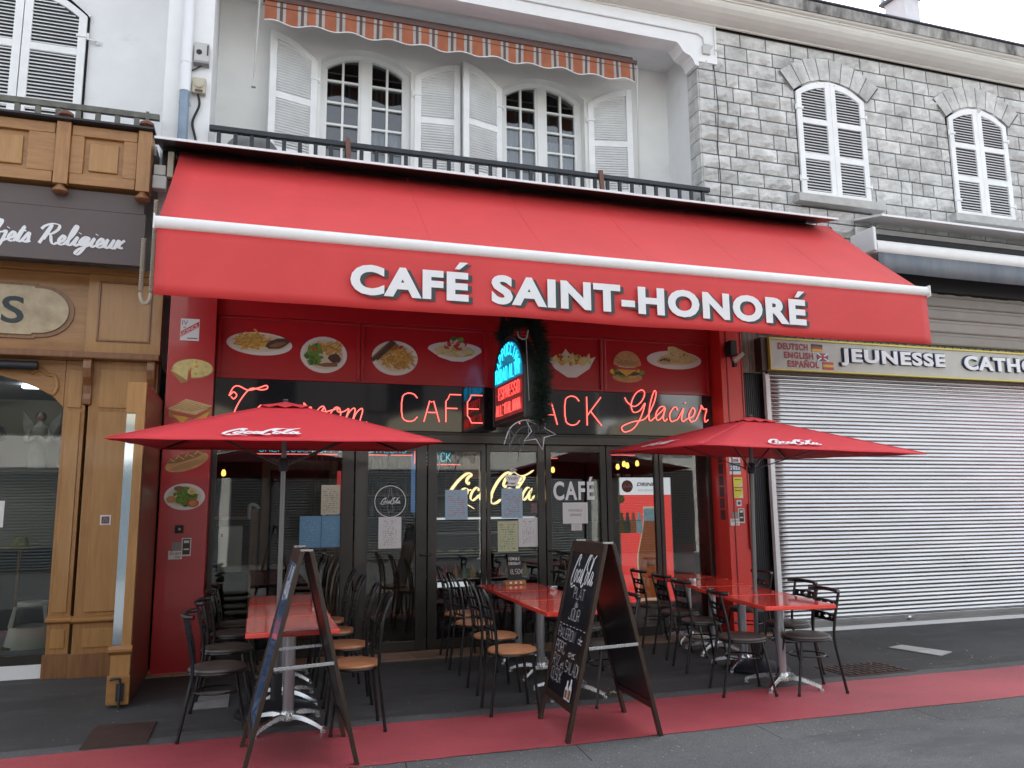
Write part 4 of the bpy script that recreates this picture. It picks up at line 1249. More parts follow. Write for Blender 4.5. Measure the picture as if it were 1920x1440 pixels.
# white board leaning inside / stool, statues behind the glass
stl = thing("step_stool", "ivory plastic step stool behind the shop glass", "stool", (-2.16, 9.75, .22))
b = MB(); n = 28
def ring(r, z): return [(r * math.cos(2 * math.pi * i / n), r * math.sin(2 * math.pi * i / n), z) for i in range(n)]
b.T = Matrix.Translation((-2.16, 9.8, .22))
b.lathe([(.24, 0), (.235, .03), (.205, .2), (.20, .205), (.195, .21)], (0, 0, 0), n)
b.build("base", "ivory_plastic", stl, smooth=True)
b = MB(); b.T = Matrix.Translation((-2.16, 9.8, .22))
for sx in (-1, 1): b.prism([(sx * .195, .21), (sx * .145, .21), (sx * .115, .42), (sx * .15, .42)], lambda u, v, d: (u, d, v), -.12, .12)
b.build("upright", "ivory_plastic", stl, bevel=.01)
b = MB(); b.T = Matrix.Translation((-2.16, 9.8, .22)); b.lathe([(.0, .42), (.16, .42), (.165, .435), (.155, .46), (0, .462)], n=n); b.build("tread", "ivory_plastic", stl, smooth=True)
def statue(x, y, h, robe, label, wings=False, staff=False):
    r0 = thing("statue", label, "statue", (x, y, 2.08), "religious statues in the shop window")
    b = MB(); b.T = Matrix.Translation((x, y, 2.08))
    b.lathe([(.10, 0), (.11, .03), (.095, .2), (.08, .38 * h), (.085, .50 * h), (.098, .60 * h), (.085, .68 * h), (.045, .72 * h), (.032, .75 * h), (.032, .78 * h)], n=16)
    for s_ in (-1, 1):
        b.tube(cr([(s_ * .085, 0, .64 * h), (s_ * .12, -.02, .52 * h), (s_ * .09, -.08, .44 * h), (s_ * .02, -.1, .50 * h)], 5), [.032] * 8 + [.026] * 8, 8)
    b.build("robe", robe, r0, smooth=True)
    b = MB(); b.T = Matrix.Translation((x, y, 2.08))
    b.lathe([(.0, .76 * h), (.03, .77 * h), (.045, .81 * h), (.047, .86 * h), (.035, .9 * h), (0, .91 * h)], n=14); b.lathe([(0, .0), (.01, .01), (0, .03)], (0, -.05, .83 * h), 6)
    b.tube([(.02, -.1, .5 * h), (-.02, -.1, .52 * h)], .022, 8)
    b.build("head", "skin_paint", r0, smooth=True)
    b = MB(); b.T = Matrix.Translation((x, y, 2.08)); b.lathe([(.03, .79 * h), (.055, .82 * h), (.056, .88 * h), (.035, .93 * h), (0, .94 * h)], (0, .014, 0), 12); b.build("hair", "statue_dark", r0, smooth=True)
    if wings:
        b = MB(); b.T = Matrix.Translation((x, y, 2.08))
        for s_ in (-1, 1): b.prism([(s_ * .03, .55 * h), (s_ * .10, .78 * h), (s_ * .2, .95 * h), (s_ * .19, .7 * h), (s_ * .14, .5 * h), (s_ * .07, .42 * h)], lambda u, v, d: (u, d, v), .06, .085)
        b.build("wing", "statue_plaster", r0, bevel=.006)
    if staff:
        b = MB(); b.T = Matrix.Translation((x, y, 2.08)); b.tube([(.19, -.03, .05), (.19, -.03, .7 * h)], .012); b.lathe([(.03, .55 * h), (.04, .6 * h), (.03, .68 * h), (.02, .72 * h), (.028, .76 * h), (0, .8 * h)], (.19, -.03, 0), 10); b.build("staff", "statue_dark", r0)
statue(-2.80, 10.25, .72, "statue_dark", "bearded bust-like statue at the left edge of the shop window")
statue(-2.33, 10.25, .70, "statue_plaster", "white robed angel statue with raised wing in the shop window", wings=True)
statue(-2.03, 10.25, .76, "statue_dark", "dark robed statue holding a staff beside the white angel", staff=True)
o = MB(); o.box(-2.62, -2.34, 9.235, 9.238, 1.48, 1.72)
sk = thing("shop_notice", "small white notice with a red block on the wooden shop glass", "notice", (-2.48, 9.21, 1.6))
MB().box(-2.66, -2.35, 9.210, 9.2135, 1.46, 1.72).build("sheet", "paper", sk)
MB().box(-2.66, -2.50, 9.2065, 9.2095, 1.54, 1.70).build("red_block", "flag_red", sk)
text("lettering", "R", "white_letter", sk, (-2.56, 9.2055, 1.58), .1, fit=.05, fith=.08)
st_, w_ = cursive("Tinet", .13, .3) if all(c in CUR for c in "Tinet") else ([], 0)
b = MB(); b.lathe([(.0, 0.1), (.06, .1), (.075, .06), (.08, .0), (.2, -.02), (.21, -.015), (.2, -.0)], (-2.3, 9.7, 1.25), 20); o = b.build("straw_hat", "straw", origin=(-2.3, 9.7, 1.2), smooth=True); tag(o, "pale straw hat on a stand behind the shop glass", "hat")
b = MB(); b.tube([(-2.3, 9.7, .22), (-2.3, 9.7, 1.24)], .015); b.lathe([(.1, .22), (.1, .24), (.02, .25)], (-2.3, 9.7, 0), 16); o = b.build("hat_stand", "door_wood", origin=(-2.3, 9.7, .22)); tag(o, "thin wooden stand under the straw hat", "stand")
o = thing("wall_sticker", "small white square sticker on the tall oak panel", "sticker", (-1.4, 9.06, 1.52)); MB().box(-1.46, -1.36, 9.062, 9.0665, 1.47, 1.57).build("sheet", "paper", o); MB().box(-1.445, -1.375, 9.058, 9.0615, 1.485, 1.555).build("print", "sticker_text", o)

# ================================================================ RED CAFE AWNING
aw = thing("cafe_awning", "large red fabric awning with white front bar and CAFÉ SAINT-HONORÉ on its valance", "awning", (3.2, 8.0, 3.4))
AX0, AX1 = -.86, 7.36
YT, ZT_, YB, ZB_ = 8.66, 5.36, 7.16, 4.06
b = MB(); n = 40; k = 10
ids = []
for i in range(n + 1):
    x = AX0 + (AX1 - AX0) * i / n
    row = []
    for j in range(k + 1):
        t = j / k
        sag = -.022 * math.sin(math.pi * t) + .003 * math.sin(x * 5) * t + .0025 * math.sin(x * 11 + 3 * t) * math.sin(math.pi * t)
        row.append(b.P((x, YT + (YB - YT) * t, ZT_ + (ZB_ - ZT_) * t + sag)))
    ids.append(row)
for i in range(n):
    for j in range(k): b.face((ids[i][j], ids[i][j + 1], ids[i + 1][j + 1], ids[i + 1][j]))
b.build("canopy_fabric", "awning_fabric", aw, smooth=True, solid=.003)
b = MB(); ids = []
for i in range(81):
    x = AX0 - .0 + (AX1 - AX0) * i / 80; row = []
    for j in range(7):
        t = j / 6
        row.append(b.P((x, 7.12 + .018 * t * math.sin(x * 2.3) + .006 * t * math.sin(x * 7.1 + 1), 4.0 - .60 * t + .004 * math.sin(x * 3) * (t > .9))))
    ids.append(row)
for i in range(80):
    for j in range(6): b.face((ids[i][j], ids[i][j + 1], ids[i + 1][j + 1], ids[i + 1][j]))
b.build("valance", "awning_fabric", aw, smooth=True, solid=.003)
for i in range(1, 7):
    x = AX0 + (AX1 - AX0) * i / 7 + .05
    b = MB(); P_ = []
    for j in range(k + 1):
        t = j / k; P_.append(((YT + (YB - YT) * t), ZT_ + (ZB_ - ZT_) * t - .02 * math.sin(math.pi * t) + .003 * math.sin(x * 5) * t))
    for p, q in zip(P_, P_[1:]): b.quad((x, p[0] - .001, p[1] + .0018), (x + .022, p[0] - .001, p[1] + .0018), (x + .022, q[0] - .001, q[1] + .0018), (x, q[0] - .001, q[1] + .0018))
    b.build("seam", "awning_fabric", aw, solid=.001)
b = MB(); b.prism([(7.135 + .05 * math.cos(R(a)), 4.035 + .058 * math.sin(R(a))) for a in range(0, 360, 18)], lambda u, v, d: (d, u, v), AX0 - .02, AX1 + .02)
b.build("front_bar", "white_paint", aw, smooth=True)
for x in (AX0 - .03, AX1 + .02):
    b = MB(); b.box(x, x + .012, 7.075, 7.195, 3.965, 4.10); b.build("end_cap", "white_paint", aw, bevel=.004)
b = MB(); b.lathe([(.022, 0), (.022, .004)], (AX1 + .033, 7.13, 4.04), 12, axis=(1, 0, 0)); b.build("cap_screw", "dark_steel", aw)
b = MB(); b.prism([(8.2, 5.285), (8.2, 5.262), (8.88, 5.43), (8.88, 5.453)], lambda u, v, d: (d, u, v), -1.06, 7.14); b.build("cover_tray", "dark_frame", aw)
b = MB(); b.box(-1.062, 7.142, 8.192, 8.199, 5.266, 5.292); b.build("tray_edge", "white_alu", aw)
b = MB(); b.tube([(AX0 - .05, 8.70, 5.30), (AX1 + .05, 8.70, 5.30)], .07, 12); b.build("roller", "dark_frame", aw, smooth=True)
b = MB(); b.box(-1.05, 7.1, 8.78, 8.89, 5.12, 5.40); b.build("back_board", "dark_frame", aw)
for x0 in (.25, 3.2, 6.2):
    b = MB(); el = (x0 + .75, 7.95, 4.60)
    b.bar((x0, 8.7, 5.18), el, .07, .05); b.bar(el, (x0 + .1, 7.2, 4.02), .06, .045); b.lathe([(.05, -.04), (.05, .04)], el, 12)
    b.build("folding_arm", "white_alu", aw, bevel=.006)
for s_, x_, w_, h_ in (("CAFE", .765, 1.10, .285), ("SAINT-HONORE", 2.09, 3.56, .29)):
    ex = x_ + w_
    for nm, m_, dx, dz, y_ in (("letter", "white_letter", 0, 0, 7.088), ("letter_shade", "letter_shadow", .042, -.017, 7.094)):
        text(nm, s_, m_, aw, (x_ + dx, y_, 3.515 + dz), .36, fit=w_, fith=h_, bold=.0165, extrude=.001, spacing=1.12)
        b = MB(); b.prism([(ex - .135 + dx, 3.825 + dz), (ex - .085 + dx, 3.825 + dz), (ex - .005 + dx, 3.895 + dz), (ex - .085 + dx, 3.895 + dz)], lambda u, v, d: (u, d, v), y_ - .001, y_ + .001)
        b.build("accent", m_, aw)
# spring cable left of the awning
b = MB()
def coil(x, y, z0, z1, r=.018, step=.016):
    n = int((z0 - z1) / step * 7)
    return [(x + r * math.cos(i * 2 * math.pi / 7), y + r * math.sin(i * 2 * math.pi / 7), z0 + (z1 - z0) * i / n) for i in range(n + 1)]
b.tube(coil(-1.0, 8.12, 4.6, 3.68), .006, 5)
arcp = [(-1.045 + .045 * math.cos(R(a)), 8.12, 3.66 + .1 * math.sin(R(a))) for a in range(0, -181, -12)]
b.tube(arcp, .02, 7)
b.tube(coil(-1.09, 8.12, 4.2, 3.68), .006, 5)
o = b.build("spring_cable", "beige_plastic", origin=(-1.04, 8.12, 3.5), smooth=True); tag(o, "coiled spring cable hanging at the left end of the red awning", "cable")
# boxes, pipes on the white pier
dp = thing("downpipe", "white downpipe with a grey lower length on the white pier", "pipe", (-.87, 8.82, 5.4))
b = MB(); b.tube([(-.87, 8.82, 6.12), (-.87, 8.82, 8.3)], .058, 16); b.tube([(-.87, 8.82, 6.45), (-.87, 8.82, 6.5)], .062, 16); b.build("upper_pipe", "pvc_white", dp, smooth=True)
b = MB(); b.tube([(-.87, 8.82, 5.35), (-.87, 8.82, 6.13)], .052, 16); b.build("lower_pipe", "pvc_blue", dp, smooth=True)
b = MB()
for z in (6.0, 7.4): b.box(-.93, -.81, 8.86, 8.9, z, z + .03)
b.build("clip", "grey_plastic", dp)
bx = thing("wall_box", "grey intercom-like box with a dark slot high on the white pier", "electrical box", (-.73, 8.88, 6.5))
b = MB(); b.box(-.80, -.64, 8.82, 8.895, 6.50, 6.73); b.build("case", "grey_plastic", bx, bevel=.012)
b = MB(); b.box(-.665, -.65, 8.815, 8.82, 6.58, 6.70); b.lathe([(.03, 0), (.03, .006)], (-.745, 8.82, 6.61), 14, axis=(0, -1, 0)); b.build("dial", "cable_black", bx)
b = MB(); b.box(-.80, -.64, 8.8, 8.895, 6.475, 6.499); b.build("foot", "lead_grey", bx)
bx = thing("wall_box", "beige timer box with a round dial lower on the white pier", "electrical box", (-.73, 8.88, 6.1))
b = MB(); b.box(-.80, -.66, 8.82, 8.895, 6.13, 6.31); b.build("case", "beige_plastic", bx, bevel=.01)
b = MB(); b.lathe([(.05, 0), (.05, .012), (.035, .018)], (-.73, 8.82, 6.235), 18, axis=(0, -1, 0)); b.build("dial", "beige_plastic", bx)
b = MB(); b.box(-.77, -.69, 8.816, 8.82, 6.14, 6.17); b.build("window", "bottle_brown", bx)
b = MB(); b.tube(cr([(-.74, 8.86, 6.13), (-.72, 8.86, 6.0), (-.78, 8.87, 5.8), (-.74, 8.87, 5.6), (-.73, 8.87, 5.35)], 6), .013); b.tube(cr([(-.71, 8.87, 6.49), (-.74, 8.87, 6.46), (-.82, 8.87, 6.4)], 5), .008)
o = b.build("wall_cable", "cable_black", origin=(-.74, 8.87, 5.4), smooth=True); tag(o, "black cable hanging down the white pier from the beige box", "cable")
bx = thing("junction_boxes", "pair of grey junction boxes stacked beside the left end of the awning", "electrical box", (-1.04, 8.6, 4.9))
MB().box(-1.10, -.985, 8.57, 8.66, 5.04, 5.15).build("upper_box", "grey_plastic", bx, bevel=.008)
MB().box(-1.105, -.97, 8.56, 8.66, 4.89, 5.03).build("lower_box", "grey_plastic", bx, bevel=.008)
MB().box(-.97, -.91, 8.55, 8.62, 5.02, 5.30).build("bracket", "beige_plastic", bx, bevel=.008)

# ---- balcony railing
rail = thing("balcony_railing", "black painted wooden balcony railing above the red awning", "railing", (2.5, 8.8, 5.05))
b = MB(); b.box(-.60, 5.62, 8.78, 8.85, 5.705, 5.765); b.build("top_rail", "rail_paint", rail, bevel=.008)
b = MB(); b.box(-.60, 5.62, 8.79, 8.84, 5.20, 5.25); b.build("bottom_rail", "rail_paint", rail, bevel=.006)
N = 36
for i in range(N):
    x = -.50 + i * .172
    MB().box(x - .022, x + .022, 8.80, 8.832, 5.25, 5.705).build("baluster", "rail_paint", rail, bevel=.003)
for x in (.9, 4.05):
    MB().bar((x + .03, 8.77, 5.1), (x - .02, 8.765, 5.80), .055, .03, up=(0, 1, 0)).build("splint", "knob_wood", rail)
o = MB(); o.lathe([(.31, -.02), (.31, .02)], (-.15, 9.0, 5.5), 32, axis=(0, 1, 0)); o = o.build("satellite_dish", "lead_grey", origin=(-.15, 9.0, 5.2), smooth=True); tag(o, "grey round dish standing behind the left end of the balcony railing", "satellite dish")

# ---- striped awning rolled under the soffit
sa = thing("striped_awning", "rolled orange and grey striped awning with scalloped valance under the soffit", "awning", (2.4, 9.2, 7.4))
SXA, SXB = -.08, 4.80
Z0 = 7.62
def valz(x): return 7.36 + .022 * math.sin((x - SXA) * 2 * math.pi / .46) ** 1
b = MB(); seg = .035; x = SXA
while x < SXB - 1e-4:
    x2 = min(x + seg, SXB); ph = ((x - SXA) / .232) % 1
    m = 0 if ph < .55 else (1 if ph < .70 or ph > .85 else 2)
    f = lambda q: 9.2 + .015 * math.sin(q * 6.5)
    b.quad((x, 9.2, Z0), (x2, 9.2, Z0), (x2, f(x2), valz(x2)), (x, f(x), valz(x)), m)
    x = x2
b.build("valance", ["stripe_orange", "stripe_grey", "stripe_dark"], sa, smooth=True)
b = MB(); x = SXA; pts = []
while x < SXB: pts.append((x, 9.195 + .015 * math.sin(x * 6.5), valz(x))); x += .035
b.tube(pts, .007, 5); b.build("hem", "white_paint", sa)
b = MB(); b.box(SXA - .02, SXB + .02, 9.18, 9.25, Z0, Z0 + .05); b.box(SXA - .02, SXB + .02, 9.195, 9.1985, 7.55, 7.56); b.build("front_bar", "stripe_dark", sa)
b = MB(); b.tube([(SXA, 9.33, 7.72), (SXB, 9.33, 7.72)], .07, 12); b.build("roller", "stripe_dark", sa, smooth=True)
b = MB(); b.tube([(SXA - .06, 9.22, 7.62), (SXA - .09, 9.26, 6.62)], .012); b.box(SXA - .115, SXA - .065, 9.235, 9.285, 6.52, 6.62); b.tube([(SXB + .03, 9.22, 7.62), (SXB + .05, 9.3, 5.9)], .012)
b.build("side_rod", "grey_plastic", sa)

# ================================================================ PICTURES ON THE RED FRONT
rf = random.Random(5)
class Pic:
    """flat printed cut-out, layers 0.4 mm apart; plane y = Y facing the street"""
    def __init__(s, Y, mats): s.b = MB(); s.Y = Y; s.ms = mats; s.d = 0
    def m(s, n): return s.ms.index(n)
    def y(s): s.d += 1; return s.Y - .00014 * s.d
    def ell(s, cx, cz, rx, rz, m, n=28, wob=0., rot=0.):
        y = s.y(); c, q = math.cos(rot), math.sin(rot); P = []
        for i in range(n):
            t = 2 * math.pi * i / n; k = 1 + rf.uniform(-wob, wob)
            u, v = rx * k * math.cos(t), rz * k * math.sin(t)
            P.append((cx + u * c - v * q, y, cz + u * q + v * c))
        s.b.poly(P, s.m(m))
    def poly(s, pts, m): y = s.y(); s.b.poly([(u, y, v) for u, v in pts], s.m(m))
    def stick(s, x, z, L, w, a, m):
        c, q = math.cos(a), math.sin(a); y = s.y()
        s.b.poly([(x + u * c - v * q, y, z + u * q + v * c) for u, v in ((-L / 2, -w / 2), (L / 2, -w / 2), (L / 2, w / 2), (-L / 2, w / 2))], s.m(m))
    def fries(s, cx, cz, rx, rz, n, L=.13, w=.016):
        for i in range(n):
            t, k = rf.uniform(0, 6.28), math.sqrt(rf.uniform(0, 1))
            s.stick(cx + rx * k * math.cos(t), cz + rz * k * math.sin(t), L * rf.uniform(.6, 1.1), w, rf.uniform(-1.1, 1.1), rf.choice(("fries", "fries", "fries", "fries_dark")))
    def blobs(s, cx, cz, rx, rz, n, r, ms):
        for i in range(n):
            t, k = rf.uniform(0, 6.28), math.sqrt(rf.uniform(0, 1))
            q = r * rf.uniform(.6, 1.3)
            s.ell(cx + rx * k * math.cos(t), cz + rz * k * math.sin(t), q, q * rf.uniform(.5, .9), rf.choice(ms), 9, .25, rf.uniform(0, 3))
    def done(s, label):
        o = s.b.build("food_picture", s.ms, fix=False, origin=(s.b.v[0].x, s.Y, s.b.v[0].z))
        return tag(o, label, "picture", "food pictures on the red front")
FM = ["plate_white", "fries", "fries_dark", "lettuce", "lettuce_dark", "meat", "meat_light", "tomato", "cheese", "bun", "bread", "bread_dark", "egg", "cream_food", "lead_grey"]
Yp = 9.160
p = Pic(Yp, FM); p.ell(.01, 3.43, .35, .13, "plate_white", rot=-.03); p.ell(.01, 3.44, .30, .10, "cream_food"); p.fries(-.08, 3.455, .18, .065, 60, .15); p.fries(-.02, 3.53, .06, .03, 8, .12)
p.ell(.2, 3.44, .13, .055, "meat", 20, .06, .3); p.ell(.2, 3.43, .09, .025, "meat_light", 16, .08, .3); p.done("oval plate of chips and a brown steak pictured on the first red panel")
p = Pic(Yp, FM); p.ell(.71, 3.34, .26, .21, "plate_white"); p.ell(.71, 3.345, .215, .17, "cream_food"); p.fries(.78, 3.43, .12, .075, 40, .11, .014); p.blobs(.6, 3.34, .09, .12, 46, .035, ("lettuce", "lettuce", "lettuce_dark")); p.ell(.6, 3.40, .03, .02, "tomato")
p.ell(.83, 3.3, .07, .055, "meat", 14, .12); p.poly([(.62, 3.22), (.74, 3.25), (.86, 3.25), (.86, 3.21), (.72, 3.2)], "meat_light"); p.done("round plate of salad, chips and a chicken leg on the first red panel")
p = Pic(Yp, FM); p.ell(1.52, 3.34, .27, .205, "plate_white"); p.ell(1.52, 3.345, .225, .165, "cream_food"); p.fries(1.56, 3.33, .18, .11, 80, .13); p.blobs(1.52, 3.47, .08, .03, 18, .03, ("lettuce", "lettuce_dark", "tomato")); p.stick(1.37, 3.42, .34, .05, .78, "meat"); p.stick(1.36, 3.43, .3, .012, .78, "meat_light"); p.stick(1.41, 3.42, .3, .04, .78, "meat"); p.done("plate of grilled sausages over chips on the second red panel")
p = Pic(Yp, FM); p.poly([(1.91, 3.47)] + arc(2.24, 3.48, .33, .09, 180, 0, 14) + [(2.57, 3.46), (2.45, 3.38), (2.34, 3.335), (2.2, 3.335), (2.05, 3.38)], "plate_white"); p.ell(2.24, 3.46, .25, .075, "egg", 26, .04)
for i in range(40): p.stick(2.24 + rf.uniform(-.2, .2), 3.45 + rf.uniform(-.045, .045), .09, .008, rf.uniform(-.6, .6), rf.choice(("egg", "fries", "cream_food")))
p.blobs(2.25, 3.53, .12, .04, 34, .03, ("tomato", "tomato", "cream_food")); p.blobs(2.25, 3.58, .07, .02, 12, .02, ("cream_food", "tomato")); p.ell(2.22, 3.61, .035, .03, "lettuce_dark"); p.ell(2.31, 3.6, .04, .03, "lettuce"); p.done("dish of spaghetti with tomato sauce and basil on the second red panel")
p = Pic(Yp, FM); p.poly([(3.40, 3.45), (3.55, 3.42), (3.9, 3.41), (4.07, 3.48), (3.98, 3.32), (3.80, 3.2), (3.68, 3.2), (3.52, 3.3)], "plate_white"); p.blobs(3.74, 3.42, .24, .055, 46, .04, ("cheese", "meat_light", "egg", "meat", "fries", "lettuce_dark"))
for u in (3.52, 3.66, 3.74, 3.96): p.poly([(u - .06, 3.42), (u + .05, 3.37), (u + .02, 3.52 if u > 3.6 else 3.48)], "egg")
p.poly([(3.60, 3.47), (3.66, 3.56), (3.74, 3.47)], "cream_food"); p.done("white angled bowl of nachos with olives on the third red panel")
p = Pic(Yp, FM); p.ell(4.505, 3.23, .21, .065, "bun"); p.blobs(4.505, 3.29, .22, .045, 60, .03, ("lettuce", "lettuce", "lettuce_dark", "cheese")); p.ell(4.505, 3.28, .18, .03, "meat", 18, .1); p.poly([(4.36, 3.33), (4.63, 3.33), (4.49, 3.245)], "cheese"); p.ell(4.5, 3.35, .17, .022, "tomato"); p.ell(4.5, 3.375, .13, .018, "cream_food")
p.poly(arc(4.505, 3.40, .195, .175, 0, 180, 20) + arc(4.505, 3.40, .195, .035, 180, 360, 14)[1:-1], "bun"); p.ell(4.5, 3.42, .15, .04, "bread_dark", 18)
for i in range(60):
    t, k = rf.uniform(.2, 2.94), math.sqrt(rf.uniform(.05, .9)); p.ell(4.505 + .17 * k * math.cos(t), 3.42 + .14 * k * math.sin(t), .005, .003, "cream_food", 6)
p.done("cheeseburger in a sesame bun with lettuce on the last red panel")
p = Pic(Yp, FM); p.poly([(4.79, 3.50)] + arc(5.19, 3.49, .40, .12, 180, 0, 18)[1:-1] + [(5.59, 3.50)] + arc(5.19, 3.49, .40, .125, 0, -180, 18)[1:-1], "plate_white"); p.poly([(4.93, 3.46), (5.0, 3.54), (5.1, 3.57), (5.1, 3.66), (5.19, 3.67), (5.38, 3.6), (5.55, 3.52), (5.5, 3.47), (5.3, 3.43), (5.0, 3.42)], "egg"); p.poly([(4.93, 3.46), (5.0, 3.53), (5.08, 3.53), (5.3, 3.47), (5.0, 3.42)], "bread"); p.blobs(5.07, 3.485, .08, .025, 14, .018, ("lead_grey", "meat")); p.blobs(5.25, 3.55, .15, .05, 16, .012, ("bread_dark", "lettuce_dark", "cream_food")); p.done("folded omelette with mushrooms on a white plate on the last red panel")
Yq = 8.898
p = Pic(Yq, FM); p.ell(-.65, 3.075, .205, .105, "bread_dark", 34, .02); p.ell(-.65, 3.08, .195, .098, "egg", 34, .02); p.blobs(-.65, 3.08, .16, .075, 26, .018, ("cheese", "egg", "bread")); p.poly([(-.67, 3.08), (-.66, 2.95), (-.71, 2.94)], "soda_red" if "soda_red" in FM else "tomato")
p.poly([(-.87, 3.05), (-.68, 3.06), (-.70, 2.93), (-.76, 2.92)], "bread_dark"); p.poly([(-.86, 3.055), (-.69, 3.07), (-.70, 2.95)], "egg"); p.done("yellow quiche with one slice pulled out on the left red pilaster")
p = Pic(Yq, FM); p.poly([(-.86, 2.63), (-.86, 2.57), (-.62, 2.50), (-.45, 2.60), (-.45, 2.66)], "bread_dark"); p.poly([(-.82, 2.585), (-.73, 2.5), (-.66, 2.565)], "cheese"); p.poly([(-.62, 2.53), (-.50, 2.55), (-.46, 2.64)], "cheese"); p.poly([(-.84, 2.60), (-.62, 2.55), (-.47, 2.63), (-.47, 2.65), (-.62, 2.585), (-.84, 2.625)], "tomato"); p.poly([(-.87, 2.645), (-.7, 2.755), (-.44, 2.69), (-.60, 2.59)], "bread")
for i in range(7):
    t = i / 7; p.stick(-.84 + .24 * t + .065, 2.668 - .055 * t + .03, .2, .007, .42 - .2 * t, "bread_dark")
p.done("grilled toasted sandwich with cheese on the left red pilaster")
p = Pic(Yq, FM); p.ell(-.66, 2.1, .215, .085, "bun", 28, .01, .32); p.ell(-.67, 2.15, .19, .035, "meat_light", 22, 0, .32); p.ell(-.65, 2.07, .17, .03, "bread_dark", 22, 0, .32)
for i in range(7): p.stick(-.8 + i * .045, 2.12 + i * .013 + (.012 if i % 2 else -.006), .05, .011, .9 if i % 2 else -.5, "cheese")
p.done("hot dog with mustard on the left red pilaster behind the parasol")
p = Pic(Yq, FM); p.ell(-.665, 1.745, .195, .135, "plate_white"); p.ell(-.665, 1.75, .16, .105, "cream_food"); p.blobs(-.66, 1.75, .11, .085, 60, .028, ("lettuce", "lettuce", "lettuce_dark")); p.ell(-.79, 1.72, .045, .035, "bun"); p.ell(-.58, 1.68, .055, .04, "tomato"); p.ell(-.58, 1.68, .04, .028, "bun"); p.ell(-.72, 1.83, .05, .025, "meat_light"); p.ell(-.6, 1.8, .04, .032, "egg"); p.ell(-.6, 1.8, .02, .018, "cheese"); p.done("round plate of mixed salad with tomato on the left red pilaster")

def flat_thing(name, label, cat, x0, x1, z0, z1, y, m, th=.003, group=None):
    t = thing(name, label, cat, ((x0 + x1) / 2, y, z0), group)
    MB().box(x0, x1, y - th, y, z0, z1).build("sheet", m, t)
    return t
# licence plate
t = flat_thing("licence_sign", "small white licence plate with a diagonal red band on the left pilaster", "sign", -.79, -.605, 3.375, 3.61, 8.898, "paper")
b = MB(); b.poly([(-.785, 8.8945, 3.41), (-.785, 8.8945, 3.47), (-.61, 8.8945, 3.585), (-.61, 8.8945, 3.525)]); b.build("red_band", "flag_red", t)
text("lettering", "LICENCE", "white_letter", t, (-.775, 8.8937, 3.423), .05, right=(.175, 0, .115), up=(-.115, 0, .175), fit=.19, fith=.034)
text("lettering", "IV", "sticker_black", t, (-.775, 8.8945, 3.54), .05, fit=.055, fith=.05); text("lettering", "de", "sticker_black", t, (-.765, 8.8945, 3.505), .03, fit=.03, fith=.024)
MB().box(-.72, -.62, 8.894, 8.8948, 3.395, 3.405).build("small_print", "sticker_black", t)
t = thing("wall_switch", "small black switch box with a pale button on the left red pilaster", "switch", (-.69, 8.9, 1.4)); MB().box(-.74, -.66, 8.87, 8.898, 1.38, 1.46).build("case", "cable_black", t, bevel=.006); b = MB(); b.lathe([(.012, 0), (.012, .008)], (-.695, 8.87, 1.42), 12, axis=(0, -1, 0)); b.build("button", "beige_plastic", t)
def scan_sticker(x, z, label, y=8.898):
    t = thing("phone_sticker", label, "sticker", (x, y, z))
    P = [(x + .09, z + .02), (x + .18, z + .02), (x + .18, z + .20), (x + .09, z + .20)]
    b = MB(); b.prism(P, lambda u, v, d: (u, d, v), y - .002, y); b.build("phone_outline", "paper", t)
    MB().box(x + .10, x + .17, y - .0028, y - .0021, z + .035, z + .19).build("phone_screen", "sticker_black", t)
    MB().box(x + .11, x + .16, y - .0036, y - .0029, z + .15, z + .175).build("screen_band", "paper", t)
    MB().box(x + .11, x + .16, y - .0036, y - .0029, z + .08, z + .095).build("screen_band", "paper", t)
    MB().box(x + .0, x + .088, y - .002, y, z + .08, z + .16).build("square_patch", "lead_grey", t)
    MB().box(x - .03, x + .10, y - .0045, y - .0038, z - .01, z + .075).build("caption_patch", "paper", t)
    text("lettering", "Scan", "sticker_black", t, (x - .022, y - .005, z + .035), .05, fit=.11, fith=.035, shear=.3); text("lettering", "me", "sticker_black", t, (x + .03, y - .005, z), .04, fit=.05, fith=.022, shear=.3)
scan_sticker(-.76, 1.13, "black and white Scan me phone sticker on the left red pilaster")
scan_sticker(5.77, 1.36, "black and white Scan me phone sticker on the right red pilaster")
t = flat_thing("guide_sticker", "white and blue guide sticker dated 2022 on the right red pilaster", "sticker", 5.765, 5.93, 1.99, 2.25, 8.898, "paper")
MB().box(5.766, 5.929, 8.8938, 8.8948, 2.03, 2.14).build("blue_band", "sticker_blue", t)
text("lettering", "2022", "white_letter", t, (5.775, 8.8932, 2.05), .08, fit=.145, fith=.05, bold=.003)
text("lettering", "petit", "letter_red", t, (5.785, 8.8944, 2.20), .05, fit=.10, fith=.045, bold=.002); text("lettering", "futé", "letter_red", t, (5.80, 8.8944, 2.15), .05, fit=.10, fith=.045, bold=.002)
for z, lb in ((1.83, "upper yellow square sticker on the right red pilaster"), (1.69, "lower yellow square sticker on the right red pilaster")):
    t = flat_thing("yellow_sticker", lb, "sticker", 5.81, 5.945, z, z + .125, 8.898, "sticker_yellow")
    b = MB(); b.poly([(5.88, 8.8945, z + .005), (5.94, 8.8945, z + .005), (5.94, 8.8945, z + .06)]); b.build("pale_corner", "paper", t); MB().box(5.83, 5.92, 8.894, 8.8948, z + .09, z + .10).build("small_print", "lettuce_dark", t)
t = flat_thing("blue_sticker", "small white sticker with a blue emblem on the right red pilaster", "sticker", 5.845, 5.915, 1.59, 1.665, 8.898, "paper"); b = MB(); b.lathe([(.024, 0), (.024, .001)], (5.88, 8.8946, 1.628), 6, axis=(0, -1, 0)); b.build("emblem", "flag_blue", t)
